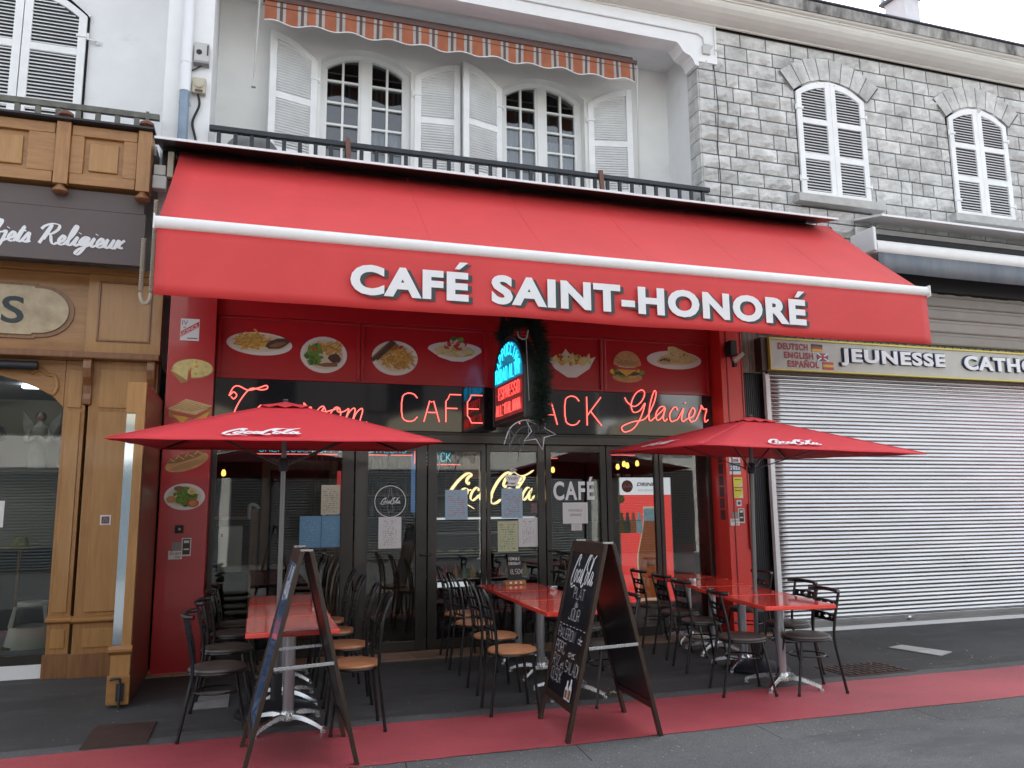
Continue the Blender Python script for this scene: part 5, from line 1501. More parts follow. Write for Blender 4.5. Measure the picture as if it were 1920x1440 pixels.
t = thing("sticker_column", "column of small faded guide stickers on the inner side of the right pilaster", "sticker", (5.718, 9.03, 1.4))
for i in range(6): MB().box(5.7165, 5.7195, 8.97 + .004 * (i % 2), 9.075, 1.42 + i * .145, 1.545 + i * .145).build("sticker", "sticker_text", t)
b = MB(); b.box(6.0, 6.03, 8.87, 8.898, 1.05, 1.62); b.box(5.995, 6.035, 8.865, 8.898, 2.05, 2.25); o = b.build("door_catch", "red_dark", origin=(6.01, 8.9, 1.05), bevel=.004); tag(o, "dark red iron catch on the outer edge of the right pilaster", "catch")
fl_ = thing("floodlight", "black floodlight with a small white tag above the right pilaster", "floodlight", (5.84, 8.85, 3.5))
b = MB(); b.box(5.76, 5.86, 8.72, 8.86, 3.50, 3.70); b.box(5.775, 5.845, 8.86, 8.9, 3.55, 3.65); b.build("housing", "cable_black", fl_, bevel=.01)
b = MB(); b.tube([(5.81, 8.8, 3.5), (5.82, 8.78, 3.42), (5.84, 8.76, 3.40)], .012); b.box(5.81, 5.85, 8.73, 8.79, 3.36, 3.42); b.build("bracket", "cable_black", fl_)
b = MB(); b.bar((5.80, 8.72, 3.42), (5.93, 8.70, 3.53), .05, .03, up=(0, 1, 0)); b.build("camera_arm", "beige_plastic", fl_)

# ================================================================ NEON FASCIA
ns = thing("neon_fascia", "glossy black fascia with red neon lettering above the cafe doors", "neon sign", (2.6, 9.18, 2.49))
MB().box(-.437, 5.717, 9.155, 9.188, 2.492, 3.028).build("panel", "black_panel", ns)
def neon(polys, o, m, name, parent, r=.0075, right=FACE[0], up=FACE[1], standoff=.02, curve=False):
    M = frame(o, right, up); b = MB()
    for pl_ in polys:
        if len(pl_) == 1: pl_ = [pl_[0], (pl_[0][0] + .001, pl_[0][1])]
        b.tube([M @ Vector((u, v, standoff)) for u, v in pl_], r, 6)
    return b.build(name, m, parent, smooth=True, fix=False)
def rounded(polys, k=.25):
    """soften the corners of stroke letters the way a bent glass tube does"""
    out = []
    for p in polys:
        if len(p) < 3: out.append(p); continue
        closed = p[0] == p[-1]
        q = [p[0]]
        for a, c, d in zip(p, p[1:], p[2:]):
            q.append((c[0] + (a[0] - c[0]) * k, c[1] + (a[1] - c[1]) * k)); q.append((c[0] * .7 + (a[0] + d[0]) * .15, c[1] * .7 + (a[1] + d[1]) * .15)); q.append((c[0] + (d[0] - c[0]) * k, c[1] + (d[1] - c[1]) * k))
        q.append(p[-1]); out.append(q)
    return out
pl1, w1 = cursive("Tea room", .42, .2, .03)
neon(pl1, (-.33, 9.155, 2.55), "neon_red", "neon_tube", ns)
for word, x, h, wd_, gp in (("CAFE", 1.60, .33, .56, .42), ("SNACK", 2.74, .36, .54, .52)):
    pl1, w1 = stroke_text(word, h, wd_, gp)
    neon(rounded(pl1), (x, 9.155, 2.60), "neon_red", "neon_tube", ns)
pl1, w1 = cursive("Glacier", .40, .2, .035)
neon(pl1, (4.42, 9.155, 2.68), "neon_red", "neon_tube", ns)

# ================================================================ PROJECTING NEON SIGN
ps = thing("projecting_sign", "arched black hanging sign with blue and red neon words", "neon sign", (2.72, 8.4, 2.55))
def so_(Ya, Yb, z0, zs, zt, n=18): return [(Ya, z0), (Yb, z0)] + arc((Ya + Yb) / 2, zs, (Yb - Ya) / 2, zt - zs, 0, 180, n)
b = MB(); b.prism(so_(7.84, 8.98, 2.54, 3.0, 3.50), lambda u, v, d: (d, u, v), 2.67, 2.80); b.build("case", "cable_black", ps)
b = MB(); lp = [(2.668, u, v) for u, v in so_(7.845, 8.975, 2.545, 3.0, 3.495)]; b.tube(lp, .014, 6, closed=True); b.build("rim", "dark_steel", ps)
inn = so_(7.90, 8.92, 2.6, 3.0, 3.44)
b = MB(); b.prism([(u, v) for u, v in inn if v > 2.995] , lambda u, v, d: (d, u, v), 2.6635, 2.6695); b.build("upper_face", "sign_glow", ps)
b = MB(); b.prism([(7.90, 2.6), (8.92, 2.6), (8.92, 2.994), (7.90, 2.994)], lambda u, v, d: (d, u, v), 2.6635, 2.6695); b.build("lower_face", "sign_glow_red", ps)
SR = dict(right=(0, -1, 0), up=(0, 0, 1))
# arched word
pls = []
W = "CAPPUCCINO"
for i, chh in enumerate(W):
    a = R(158 - 136 * i / (len(W) - 1)); g, _ = stroke_text(chh, .13, .5)
    cx, cz = .51 + .41 * math.cos(a), .40 + .36 * math.sin(a)
    t = a - math.pi / 2; c_, s_ = math.cos(t), math.sin(t)
    for pp in g: pls.append([(cx + (u - .032) * c_ - (v - .065) * s_, cz + (u - .032) * s_ + (v - .065) * c_) for u, v in pp])
neon(pls, (2.663, 8.92, 2.6), "neon_blue", "neon_tube", ps, .0055, standoff=.008, **SR)
pl1, w1 = stroke_text("NUDAO ALYN", .15, .45, .4); neon(pl1, (2.663, 8.86, 3.02), "neon_blue", "neon_tube", ps, .0055, standoff=.008, **SR)
pl1, w1 = stroke_text("ESPRESSO", .135, .5, .45); k_ = .78 / w1; neon([[(u * k_, v) for u, v in q] for q in pl1], (2.663, 8.74, 2.82), "neon_red_strong", "neon_tube", ps, .0055, standoff=.008, **SR)
pl1, w1 = stroke_text("ALL'ITALIANA", .12, .5, .45); k_ = .90 / w1; neon([[(u * k_, v) for u, v in q] for q in pl1], (2.663, 8.84, 2.64), "neon_red_strong", "neon_tube", ps, .0055, standoff=.008, **SR)
MB().box(2.70, 2.76, 8.78, 8.84, 3.40, 3.98).build("hanger", "dark_frame", ps); MB().box(2.70, 2.76, 8.98, 9.13, 2.8, 2.9).build("wall_arm", "dark_frame", ps); MB().tube([(2.735, 8.2, 3.48), (2.735, 8.2, 3.98)], .012).build("hanger", "dark_frame", ps)
# fir garland
gl_ = MB(); path = cr([(2.66, 8.62, 3.55), (2.72, 8.25, 3.66), (2.80, 7.95, 3.58), (2.85, 7.86, 3.33), (2.86, 7.84, 3.05), (2.86, 7.84, 2.78), (2.85, 7.85, 2.52)], 18)
for i, q in enumerate(path):
    for _ in range(60):
        d = Vector((rf.gauss(0, 1), rf.gauss(0, 1), rf.gauss(-.25, 1))).normalized(); L = rf.uniform(.06, .15)
        p0 = Vector(q) + Vector((rf.uniform(-.02, .02),) * 3); sd = d.orthogonal().normalized() * .006
        gl_.quad(p0 - sd, p0 + sd, p0 + d * L + sd * .4, p0 + d * L - sd * .4)
gl_.tube(path, .03, 6)
o = gl_.build("fir_garland", "fir", origin=(2.85, 7.9, 2.5), fix=False); tag(o, "dark green artificial fir garland draped over the hanging sign", "garland")
b = MB(); b.tube(cr([(2.76, 7.83, 3.99), (2.74, 7.82, 3.75), (2.70, 7.82, 3.6)], 5), .022); b.tube(cr([(2.62, 7.9, 3.45), (2.62, 7.86, 3.38), (2.68, 7.82, 3.36), (2.70, 7.8, 3.45)], 6), .01); b.tube([(2.68, 7.81, 3.35), (2.70, 7.80, 2.7)], .004)
o = b.build("sign_cable", "lead_grey", origin=(2.72, 7.82, 3.4)); tag(o, "bundle of grey cable hanging down in front of the garland", "cable")
# comet ornament
st_o = thing("star_ornament", "unlit white outline of a shooting star hanging under the neon sign", "ornament", (2.68, 7.9, 2.1))
def star(cx, cz, r, rot, n=5, k=.42): return [(cx + (r if i % 2 == 0 else r * k) * math.cos(rot + i * math.pi / n), cz + (r if i % 2 == 0 else r * k) * math.sin(rot + i * math.pi / n)) for i in range(2 * n)]
for nm, pts_, r_ in (("star_outline", star(2.83, 2.38, .19, 1.15), .007), ("star_outline", star(2.835, 2.375, .12, 1.15), .005), ("star_outline", star(2.55, 2.28, .13, 1.9), .006)):
    b = MB(); b.tube([(u, 7.88, v) for u, v in pts_ + pts_[:1]], r_, 6); b.build(nm, "neon_off" if r_ < .007 else "cable_white", st_o)
for q in ([(2.78, 2.5), (2.65, 2.5), (2.52, 2.42), (2.45, 2.25)], [(2.76, 2.44), (2.66, 2.43), (2.57, 2.35), (2.5, 2.2)], [(2.78, 2.34), (2.7, 2.3), (2.63, 2.2), (2.6, 2.1)]):
    b = MB(); b.tube([(u, 7.885, v) for u, v in cr(q, 6)], .006, 6); b.build("tail", "cable_white" if q[0][1] > 2.45 else "neon_off", st_o)
b = MB(); b.tube([(2.72, 7.89, 2.53), (2.72, 7.89, 2.3)], .003); b.tube([(2.82, 7.89, 2.53), (2.83, 7.89, 2.4)], .003); b.build("wire", "lead_grey", st_o)

# ================================================================ SHEETS AND FILM ON THE GLASS
YG = 9.2685
flat_thing("menu_sheet", "pale blue menu sheet on the glass, left of the dark mullion", "menu", 2.15, 2.42, 1.47, 1.815, YG, "menu_blue", .002)
flat_thing("menu_sheet", "pale blue menu sheet under the coffee cup film", "menu", 2.84, 3.105, 1.475, 1.83, YG, "menu_blue", .002)
flat_thing("menu_sheet", "pale yellow menu sheet above the table card", "menu", 2.79, 3.045, 1.085, 1.44, YG, "menu_yellow", .002)
flat_thing("notice_sheet", "white typed notice to the right of the yellow menu", "notice", 3.05, 3.295, 1.135, 1.48, YG, "notice_white", .002)
flat_thing("notice_sheet", "white typed notice under the round bottle film on the left door", "notice", 1.375, 1.635, 1.155, 1.51, YG, "notice_white", .002)
flat_thing("menu_sheet", "cream menu sheet above the blue double menu", "menu", .73, .935, 1.545, 1.875, YG, "menu_cream", .002)
MB_ = flat_thing("red_poster", "narrow red poster strip beside the cream menu", "poster", .90, .945, 1.56, 2.03, YG + .0008, "soda_red", .0006)
flat_thing("menu_sheet", "left half of the open sky blue menu by the parasol pole", "menu", .505, .735, 1.185, 1.53, YG, "menu_sky", .002)
flat_thing("menu_sheet", "right half of the open sky blue menu", "menu", .74, .945, 1.185, 1.535, YG, "menu_sky", .002)
t = flat_thing("notice_sheet", "white NOUVELLE GERANCE notice under the white CAFÉ lettering", "notice", 3.625, 3.955, 1.40, 1.655, YG, "paper", .002)
text("lettering", "NOUVELLE", "sticker_black", t, (3.70, YG - .0028, 1.545), .05, fit=.18, fith=.03); text("lettering", "GERANCE", "sticker_black", t, (3.715, YG - .0028, 1.49), .05, fit=.155, fith=.03)
flat_thing("notice_sheet", "small white slip hanging below the NOUVELLE GERANCE notice", "notice", 3.735, 3.875, 1.315, 1.398, YG, "notice_white", .002)
t = thing("window_lettering", "white CAFÉ lettering stuck on the right glass door", "lettering", (3.78, YG, 1.68)); text("letter", "CAFÉ", "white_letter", t, (3.505, YG - .001, 1.685), .3, fit=.545, fith=.285, bold=.009, spacing=1.16)
t = thing("bottle_film", "round white film with a bottle and script on the left door", "sticker", (1.505, YG, 1.51))
b = MB(); b.tube([(1.505 + .178 * math.cos(R(a)), YG - .003, 1.685 + .178 * math.sin(R(a))) for a in range(0, 361, 9)], .0045, 5); b.build("ring", "white_letter", t)
b = MB(); BT = [(.0, .13), (.012, .13), (.013, .08), (.03, .02), (.032, -.03), (.026, -.06), (.033, -.1), (.03, -.125), (0, -.125)]
b.tube([(1.505 + u, YG - .003, 1.70 + v) for u, v in BT] + [(1.505 - u, YG - .003, 1.70 + v) for u, v in BT[::-1]], .003, 5); b.build("bottle_outline", "lead_grey", t)
soda_logo("script", "white_letter", t, lambda u, v: (1.39 + u, YG - .007, 1.665 + v), .235)
text("lettering", "LE GOUT DE TOUJOURS", "lead_grey", t, (1.39, YG - .002, 1.545), .03, fit=.23, fith=.02)
t = thing("coffee_cup_film", "white coffee cup and wifi waves stuck on the glass", "sticker", (2.98, YG, 1.86)); y_ = YG - .001
b = MB(); b.poly([(u, y_, v) for u, v in [(2.895, 1.99)] + arc(2.985, 1.965, .09, .085, 190, 350, 12) + [(3.075, 1.99)]]); b.poly([(u, y_, v) for u, v in arc(2.985, 1.875, .085, .018, 0, 360, 20)[:-1]]); b.build("cup", "white_letter", t)
b = MB(); b.tube([(u, y_ - .002, v) for u, v in arc(3.075, 1.945, .035, .03, 80, -100, 10)], .006, 5); b.build("cup_handle", "white_letter", t)
b = MB()
for r_ in (.025, .045, .065): b.tube([(u, y_ - .002, v) for u, v in arc(2.99, 2.0, r_, r_, 45, 135, 8)], .005, 5)
b.build("wave", "white_letter", t)
text("lettering", "WiFi", "sticker_black", t, (2.925, y_ - .001, 1.93), .05, fit=.12, fith=.04)
t = thing("badge_film", "shield badge above a red guide sticker on the glass", "sticker", (3.25, YG, 1.5)); b = MB(); b.tube([(3.25 + u, YG - .003, 1.74 + v) for u, v in ((-.04, .05), (0, .06), (.04, .05), (.035, -.02), (0, -.06), (-.035, -.02), (-.04, .05))], .005, 5); b.build("shield", "lettuce_dark", t); MB().box(3.205, 3.30, YG - .002, YG, 1.52, 1.66).build("guide", "sticker_text", t)

# ================================================================ THINGS INSIDE THE CAFE ROOM
t = thing("lit_script_sign", "lit warm yellow script sign made of bulbs behind the glass", "light sign", (2.8, 9.55, 1.66))
soda_logo("bulb_script", "bulb_dots", t, lambda u, v: (2.20 + u, 9.58, 1.70 + v), 1.2)
b = MB(); b.tube(cr([(2.10, 9.5, 2.25), (2.13, 9.5, 2.1), (2.06, 9.5, 1.9), (2.08, 9.5, 1.75), (2.02, 9.5, 1.6)], 6), .008); o = b.build("cord", "cable_white", origin=(2.08, 9.5, 1.6), smooth=True); tag(o, "white cord hanging behind the glass beside the lit script sign", "cord")
t = thing("window_neon", "row of cyan neon words with red underline tubes inside the windows", "neon sign", (1.0, 9.6, 2.25))
for s_, x, z in (("CREMEUSE KOFFIE", .05, 2.265), ("SAVEURS", 1.27, 2.265), ("E AU P", 2.08, 2.31), ("SNACK", 1.96, 2.17)):
    pl1, w1 = stroke_text(s_, .10, .5, .4); neon(pl1, (x, 9.6, z), "neon_cyan", "neon_tube", t, .006, standoff=.01)
b = MB()
for xa, xb, z in ((-.02, .66, 2.24), (.70, .93, 2.24), (1.25, 1.52, 2.24), (1.56, 1.82, 2.24), (2.0, 2.42, 2.13), (4.3, 4.8, 2.27), (3.5, 3.7, 2.22)): b.tube([(xa, 9.61, z), (xb, 9.61, z)], .007, 6)
b.tube([(1.85, 9.61, 2.33), (1.85, 9.61, 2.14)], .007, 6)
b.build("underline_tube", "neon_red", t)
# soft drink fridge
fr_ = thing("drinks_fridge", "tall red drinks fridge with a bottle picture and white header", "fridge", (5.0, 10.0, 0))
FX0, FX1, FY = 4.66, 5.46, 9.86
MB().box(FX0, FX1, FY, 10.5, .02, 1.99).build("cabinet", "white_alu", fr_, bevel=.01)
MB().box(FX0 + .02, FX1 - .02, FY - .006, FY - .0005, 1.755, 1.985).build("header", "panel_white_glow", fr_)
MB().box(FX0 + .02, FX1 - .02, FY - .006, FY - .0005, .35, 1.754).build("front_print", "soda_red_glow", fr_)
b = MB(); b.lathe([(.082, 0), (.082, .002)], (FX0 + .13, FY - .006, 1.868), 28, axis=(0, -1, 0)); b.build("red_disc", "soda_red", fr_)
soda_logo("script", "white_letter", fr_, lambda u, v: (FX0 + .065 + u, FY - .0095, 1.855 + v), .135)
text("lettering", "DRINK", "letter_red", fr_, (FX0 + .27, FY - .0075, 1.87), .06, fit=.30, fith=.05, shear=.25, bold=.002); text("lettering", "ICE COLD", "lead_grey", fr_, (FX0 + .29, FY - .0075, 1.80), .04, fit=.22, fith=.026)
bw = [(.0, 1.0), (.062, 1.0), (.07, .985), (.066, .93), (.075, .92), (.07, .86), (.085, .76), (.12, .62), (.15, .5), (.158, .40), (.15, .3), (.148, .2), (.158, .08), (.15, .0)]
cxb = FX0 + .44
def bottle(k, z0, h, y, name, m, n0=0, n1=99, cx=cxb):
    P = bw[n0:n1]; b = MB(); R_ = [(cx + u * k, y, z0 + v * h) for u, v in P] + [(cx - u * k, y, z0 + v * h) for u, v in P[::-1]]
    b.poly(R_); return b.build(name, m, fr_)
bottle(1.28, .36, 1.24, FY - .0068, "frost_halo", "spray")
bottle(1.15, .40, 1.17, FY - .0076, "bottle_print", "cola")
b = MB(); R_ = [(cxb + u * 1.15, FY - .0084, .40 + v * 1.17) for u, v in bw[:6]]; R_ += [(cxb - u * 1.15, FY - .0084, .40 + v * 1.17) for u, v in bw[:6][::-1]]; b.poly(R_); b.build("frosted_neck", "ice_blue", fr_)
soda_logo("script", "white_letter", fr_, lambda u, v: (cxb - .17 + u, FY - .0095, .80 + v + .12 * u), .38)
for i, m_ in enumerate(("lemon", "mint", "cola", "ice_blue")): bottle(.3, 1.25, .27, FY - .0078, "small_bottle_print", m_, cx=FX0 + .02 + .055 + i * .085 - .04)
b = MB(); b.lathe([(.055, 0), (.055, .002)], (FX0 - .0 + .03, FY - .0076, 1.70), 20, axis=(0, -1, 0)); b.build("lemon_disc", "lemon", fr_)
MB().box(FX0 - .06, FX0 + .3, FY - .03, FY - .022, 1.405, 1.418).build("door_handle", "white_alu", fr_)
for i, (x, r_, h_, m_) in enumerate(((4.72, .05, .05, "brushed_steel"), (4.86, .06, .045, "brushed_steel"), (5.05, .09, .04, "meat_light"), (5.22, .07, .06, "door_wood"))):
    b = MB(); b.lathe([(r_ * .8, 0), (r_, h_ * .4), (r_ * .9, h_), (0, h_ * .9)], (x, 10.0, 1.992), 14); o = b.build("bowl", m_, origin=(x, 10, 1.992), smooth=True)
    tag(o, ["leftmost small steel bowl on top of the drinks fridge", "second steel bowl on top of the drinks fridge", "flat brown bread basket on top of the drinks fridge", "dark wooden bowl rightmost on top of the drinks fridge"][i], "bowl")
# display fridge
df = thing("display_fridge", "black glazed display fridge holding cakes and bottles behind the glass", "fridge", (2.75, 10.1, 0))
MB().box(2.10, 3.55, 9.9, 10.5, .0, .62).build("base", "interior_wine", df)
b = MB()
for x in (2.10, 2.80, 3.52): b.box(x, x + .03, 9.9, 9.93, .62, 1.52)
b.box(2.10, 3.55, 9.899, 10.5, 1.521, 1.58); b.box(2.10, 3.55, 10.45, 10.5, .62, 1.52); b.build("frame", "cable_black", df)
for z in (.72, 1.03, 1.28): MB().box(2.135, 3.515, 9.95, 10.44, z, z + .012).build("shelf", "grey_plastic", df)
MB().box(2.2, 3.5, 9.94, 9.96, 1.46, 1.485).build("lamp_tube", "panel_white_glow", df)
MB().box(2.2, 2.6, 9.89, 9.897, .64, .70).build("label_strip", "panel_white_glow", df)
for i, x in enumerate((2.24, 2.45, 2.66, 2.95, 3.2, 3.4)):
    t = thing("cake_plate", ["leftmost", "second", "third", "fourth", "fifth", "rightmost"][i] + " plate of cake on the display fridge shelf", "plate", (x, 10.1, 1.042), "cake plates in the display fridge")
    b = MB(); b.lathe([(0, 0), (.06, 0), (.09, .012), (.085, .014), (0, .006)], (x, 10.1, 1.043), 16); b.build("plate", "plate_white", t, smooth=True)
    b = MB(); b.lathe([(.07, 0), (.075, .02), (.05, .035), (0, .04)], (x, 10.1, 1.052), 14); b.build("cake", "egg" if i % 2 else "bread", t, smooth=True)
for i in range(11):
    x = 2.22 + i * .115; m_ = ["jar_red", "jar_red", "jar_orange", "jar_green", "jar_lemon", "bottle_clear"][i % 6]
    b = MB(); b.lathe([(.035, 0), (.038, .01), (.038, .09), (.016, .13), (.014, .165), (.018, .17), (0, .172)], (x, 10.0, .733), 12); o = b.build("bottle", m_, origin=(x, 10, .733), smooth=True)
    tag(o, "small coloured bottle standing on the bottom shelf of the display fridge", "bottle", "bottles in the display fridge")
# rear bar with bottles, screens, photo
bar = thing("back_bar", "dark bar shelving with rows of bottles at the back of the room", "shelving", (1.4, 12.4, 0))
b = MB(); b.box(.9, 3.1, 12.5, 12.9, 0, 1.1)
for z in (1.45, 1.8, 2.15): b.box(.9, 3.1, 12.6, 12.9, z, z + .03)
b.box(.88, .92, 12.6, 12.9, 1.1, 2.5); b.box(3.08, 3.12, 12.6, 12.9, 1.1, 2.5); b.build("shelf", "door_wood", bar)
for k_, z in enumerate((1.481, 1.831, 2.181)):
    for i in range(16):
        x = 1.0 + i * .13; b = MB(); h_ = rf.uniform(.2, .28)
        b.lathe([(.034, 0), (.036, .01), (.036, h_ * .6), (.014, h_ * .75), (.014, h_), (0, h_)], (x, 12.72, z), 10); o = b.build("bottle", rf.choice(("bottle_glass", "bottle_brown", "bottle_clear")), origin=(x, 12.72, z), smooth=True)
        tag(o, "spirit bottle standing on the dark shelves behind the bar", "bottle", "bottles on the back bar")
MB_ = flat_thing("screen", "tall narrow blue lit screen behind the left glass door", "screen", 2.05, 2.2, 1.55, 2.35, 10.9, "screen_blue", .03)
flat_thing("wall_photo", "orange photograph of pastries hanging above the lit script sign", "picture", 2.62, 2.98, 1.98, 2.42, 10.3, "photo_orange", .02)
d_ = thing("inner_door", "brown framed glass door standing inside behind the left window", "door", (.55, 10.6, 0))
b = MB()
b.box(.10, .20, 10.5, 10.56, .016, 2.22); b.box(.92, 1.02, 10.5, 10.56, .016, 2.22); b.box(.2, .92, 10.5, 10.56, 2.1, 2.22); b.box(.2, .92, 10.5, 10.56, .016, .2); b.build("frame", "door_wood", d_, bevel=.006)
MB().box(.2, .92, 10.525, 10.531, .2, 2.1).build("pane", "window_glass", d_)
b = MB(); b.lathe([(.03, 0), (.02, .03), (.03, .06), (0, .07)], (.86, 10.5, 1.55), 12, axis=(0, -1, 0)); b.build("knob", "plate_white", d_)
t = thing("wooden_post", "brown wooden post with a white tap standing inside the left window", "post", (.02, 9.9, 0)); MB().box(-.02, .07, 9.88, 9.97, .016, 1.62).build("shaft", "door_wood", t, bevel=.008); b = MB(); b.tube(cr([(-.03, 9.9, 1.5), (-.03, 9.88, 1.65), (.03, 9.87, 1.66), (.07, 9.88, 1.62)], 5), .022); b.build("tap", "plate_white", t)
t = thing("cabinet", "pale green metal cabinet low inside the left window", "cabinet", (-.25, 10.0, 0)); MB().box(-.36, -.10, 9.95, 10.2, .9, 1.42).build("body", "ivory_plastic", t, bevel=.01); MB().box(-.34, -.31, 9.944, 9.949, 1.3, 1.34).build("handle", "cable_black", t); MB().box(-.5, .4, 9.9, 10.3, .78, .88).build("worktop", "interior_dark", t); MB().box(-.45, .35, 9.95, 10.25, .016, .779).build("base", "interior_dark", t)
t = thing("wall_shelf", "small dark wooden shelf with folded cloths inside the left window", "shelf", (-.3, 10.0, 1.5)); MB().box(-.5, -.02, 9.95, 10.2, 1.50, 1.53).build("board", "door_wood", t); MB().box(-.45, -.08, 9.98, 10.18, 1.531, 1.6).build("cloth", "interior_wine", t)
def bulb(x, y, z, label, drop=None):
    t = thing("bulb_lamp", label, "lamp", (x, y, z))
    b = MB(); b.lathe([(.0, -.055), (.022, -.045), (.03, -.02), (.024, .015), (.014, .035)], (x, y, z), 12); b.build("bulb", "warm_bulb", t, smooth=True)
    b = MB(); b.lathe([(.016, .034), (.018, .04), (.018, .08), (0, .082)], (x, y, z), 10)
    if drop: b.tube([(x, y, z + .08), (x, y, 2.74)], .004)
    else: b.tube(cr([(x, y, z - .05), (x, y + .03, z - .12), (x, y + .12, z - .12)], 4), .008)
    b.build("holder", "dark_steel", t)
bulb(-.37, 11.0, 2.09, "small warm wall lamp glowing at the far left of the room")
bulb(4.16, 11.0, 2.15, "single warm bulb glowing behind the white CAFÉ lettering")
for i, (x, z, lb) in enumerate(((5.20, 2.20, "leftmost of three warm bulbs above the drinks fridge"), (5.28, 2.24, "middle one of three warm bulbs above the drinks fridge"), (5.36, 2.22, "rightmost of three warm bulbs above the drinks fridge"), (5.50, 2.25, "separate warm bulb hanging right of the three over the fridge"))):
    bulb(x * 1.0, 11.0 - .05 * (i % 2), z, lb, True)

# ================================================================ FURNITURE
def seat_pad(parent, m, r=.205, z=.452, name="seat"):
    b = MB(); b.lathe([(0, z - .006), (r - .03, z - .006), (r - .004, z), (r, z + .012), (r - .006, z + .024), (r - .03, z + .033), (r * .5, z + .038), (0, z + .039)], n=32)
    b.build(name, m, parent, smooth=True)
    b = MB(); b.tube([(r * .985 * math.cos(R(a)), r * .985 * math.sin(R(a)), z - .006) for a in range(0, 360, 12)], .011, 8, closed=True); b.build("seat_ring", "chair_black", parent, smooth=True)
def make_bistro():
    t = thing("bistro_chair", "black chair", "chair")
    seat_pad(t, "dark_vinyl")
    for s in (-1, 1):
        b = MB(); b.tube([(.125, s * .145, .447), (.205, s * .195, .012)], .0115, 8); b.lathe([(.015, 0), (.014, .025)], (.206, s * .196, 0), 10); b.build("leg", "chair_black", t, smooth=True)
    for s in (-1, 1):
        b = MB(); b.tube(cr([(-.245, s * .185, .012), (-.20, s * .178, .25), (-.168, s * .17, .45), (-.185, s * .17, .62), (-.235, s * .175, .85)], 5), .0125, 8); b.lathe([(.015, 0), (.014, .025)], (-.246, s * .185, 0), 10); b.build("leg", "chair_black", t, smooth=True)
    b = MB(); b.tube([(.155 * math.cos(R(a)), .155 * math.sin(R(a)), .305) for a in range(0, 360, 12)], .007, 6, closed=True)
    for a in (45, 135, 225, 315): b.tube([(.15 * math.cos(R(a)), .15 * math.sin(R(a)), .305), (.175 * math.cos(R(a)), .19 * math.sin(R(a)), .30)], .006, 6)
    b.build("stretcher", "chair_black", t, smooth=True)
    b = MB(); P = cr([(-.175, -.225, .853), (-.222, -.19, .853), (-.248, -.1, .853), (-.256, 0, .853), (-.248, .1, .853), (-.222, .19, .853), (-.175, .225, .853)], 5)
    b.tube(P, .0165, 10); b.build("back_rail", "chair_black", t, smooth=True)
    for zc, h in ((.735, .062), (.625, .062)):
        w = .166
        n = 12
        outer = [(-w + 2 * w * i / n, -h / 2) for i in range(n + 1)] + [(w - 2 * w * i / n, h / 2) for i in range(n + 1)]
        holes = [[(-.045, 0), (0, .019), (.045, 0), (0, -.019)]] + [[(cx + .013 * math.cos(R(a)), .013 * math.sin(R(a))) for a in range(0, -360, -36)] for cx in (-.1, .1)]
        def bend(c, zc=zc):
            xb = -.185 - .05 * (zc + c.y - .62) / .23
            return Vector((xb - .022 * (1 - (c.x / w) ** 2) + c.z, c.x, zc + c.y))
        me = plate2d([outer] + holes, .005); me.name = "back_plate"
        for v in me.vertices: v.co = bend(v.co)
        me.materials.clear(); me.materials.append(MATS["chair_black"]); link_mesh("back_plate", me, t)
    return t
def make_ladder():
    t = thing("ladder_chair", "tan chair", "chair")
    seat_pad(t, "tan_vinyl", .2, .455)
    for s in (-1, 1):
        b = MB(); b.tube([(.13, s * .14, .45), (.175, s * .165, .01)], .012, 8); b.lathe([(.015, 0), (.014, .025)], (.175, s * .165, 0), 10); b.build("leg", "chair_black", t, smooth=True)
    for s in (-1, 1):
        b = MB(); b.tube([(-.215, s * .165, .01), (-.165, s * .155, .45)], .0125, 8); b.lathe([(.015, 0), (.014, .025)], (-.215, s * .165, 0), 10); b.build("leg", "chair_black", t, smooth=True)
    b = MB(); P = [(-.165, -.155, .45), (-.17, -.155, .6), (-.195, -.15, .78), (-.235, -.135, .9), (-.265, -.09, .955), (-.275, 0, .97), (-.265, .09, .955), (-.235, .135, .9), (-.195, .15, .78), (-.17, .155, .6), (-.165, .155, .45)]
    b.tube(cr(P, 5), .0125, 8); b.build("back_frame", "chair_black", t, smooth=True)
    for z, x in ((.56, -.168), (.645, -.175), (.73, -.187), (.815, -.207)):
        b = MB(); b.tube([(x - .02 * (1 - (y / .15) ** 2), y, z) for y in (-.15, -.1, -.05, 0, .05, .1, .15)], .011, 7); b.build("back_slat", "chair_black", t, smooth=True)
    b = MB(); b.tube([(-.0, -.05, .975)] * 0 or [(-.172, -.05, .55), (-.19, -.052, .7), (-.225, -.05, .83), (-.268, -.045, .96)], .007, 6); b.tube([(-.172, .05, .55), (-.19, .052, .7), (-.225, .05, .83), (-.268, .045, .96)], .007, 6); b.build("back_spindle", "chair_black", t, smooth=True)
    return t
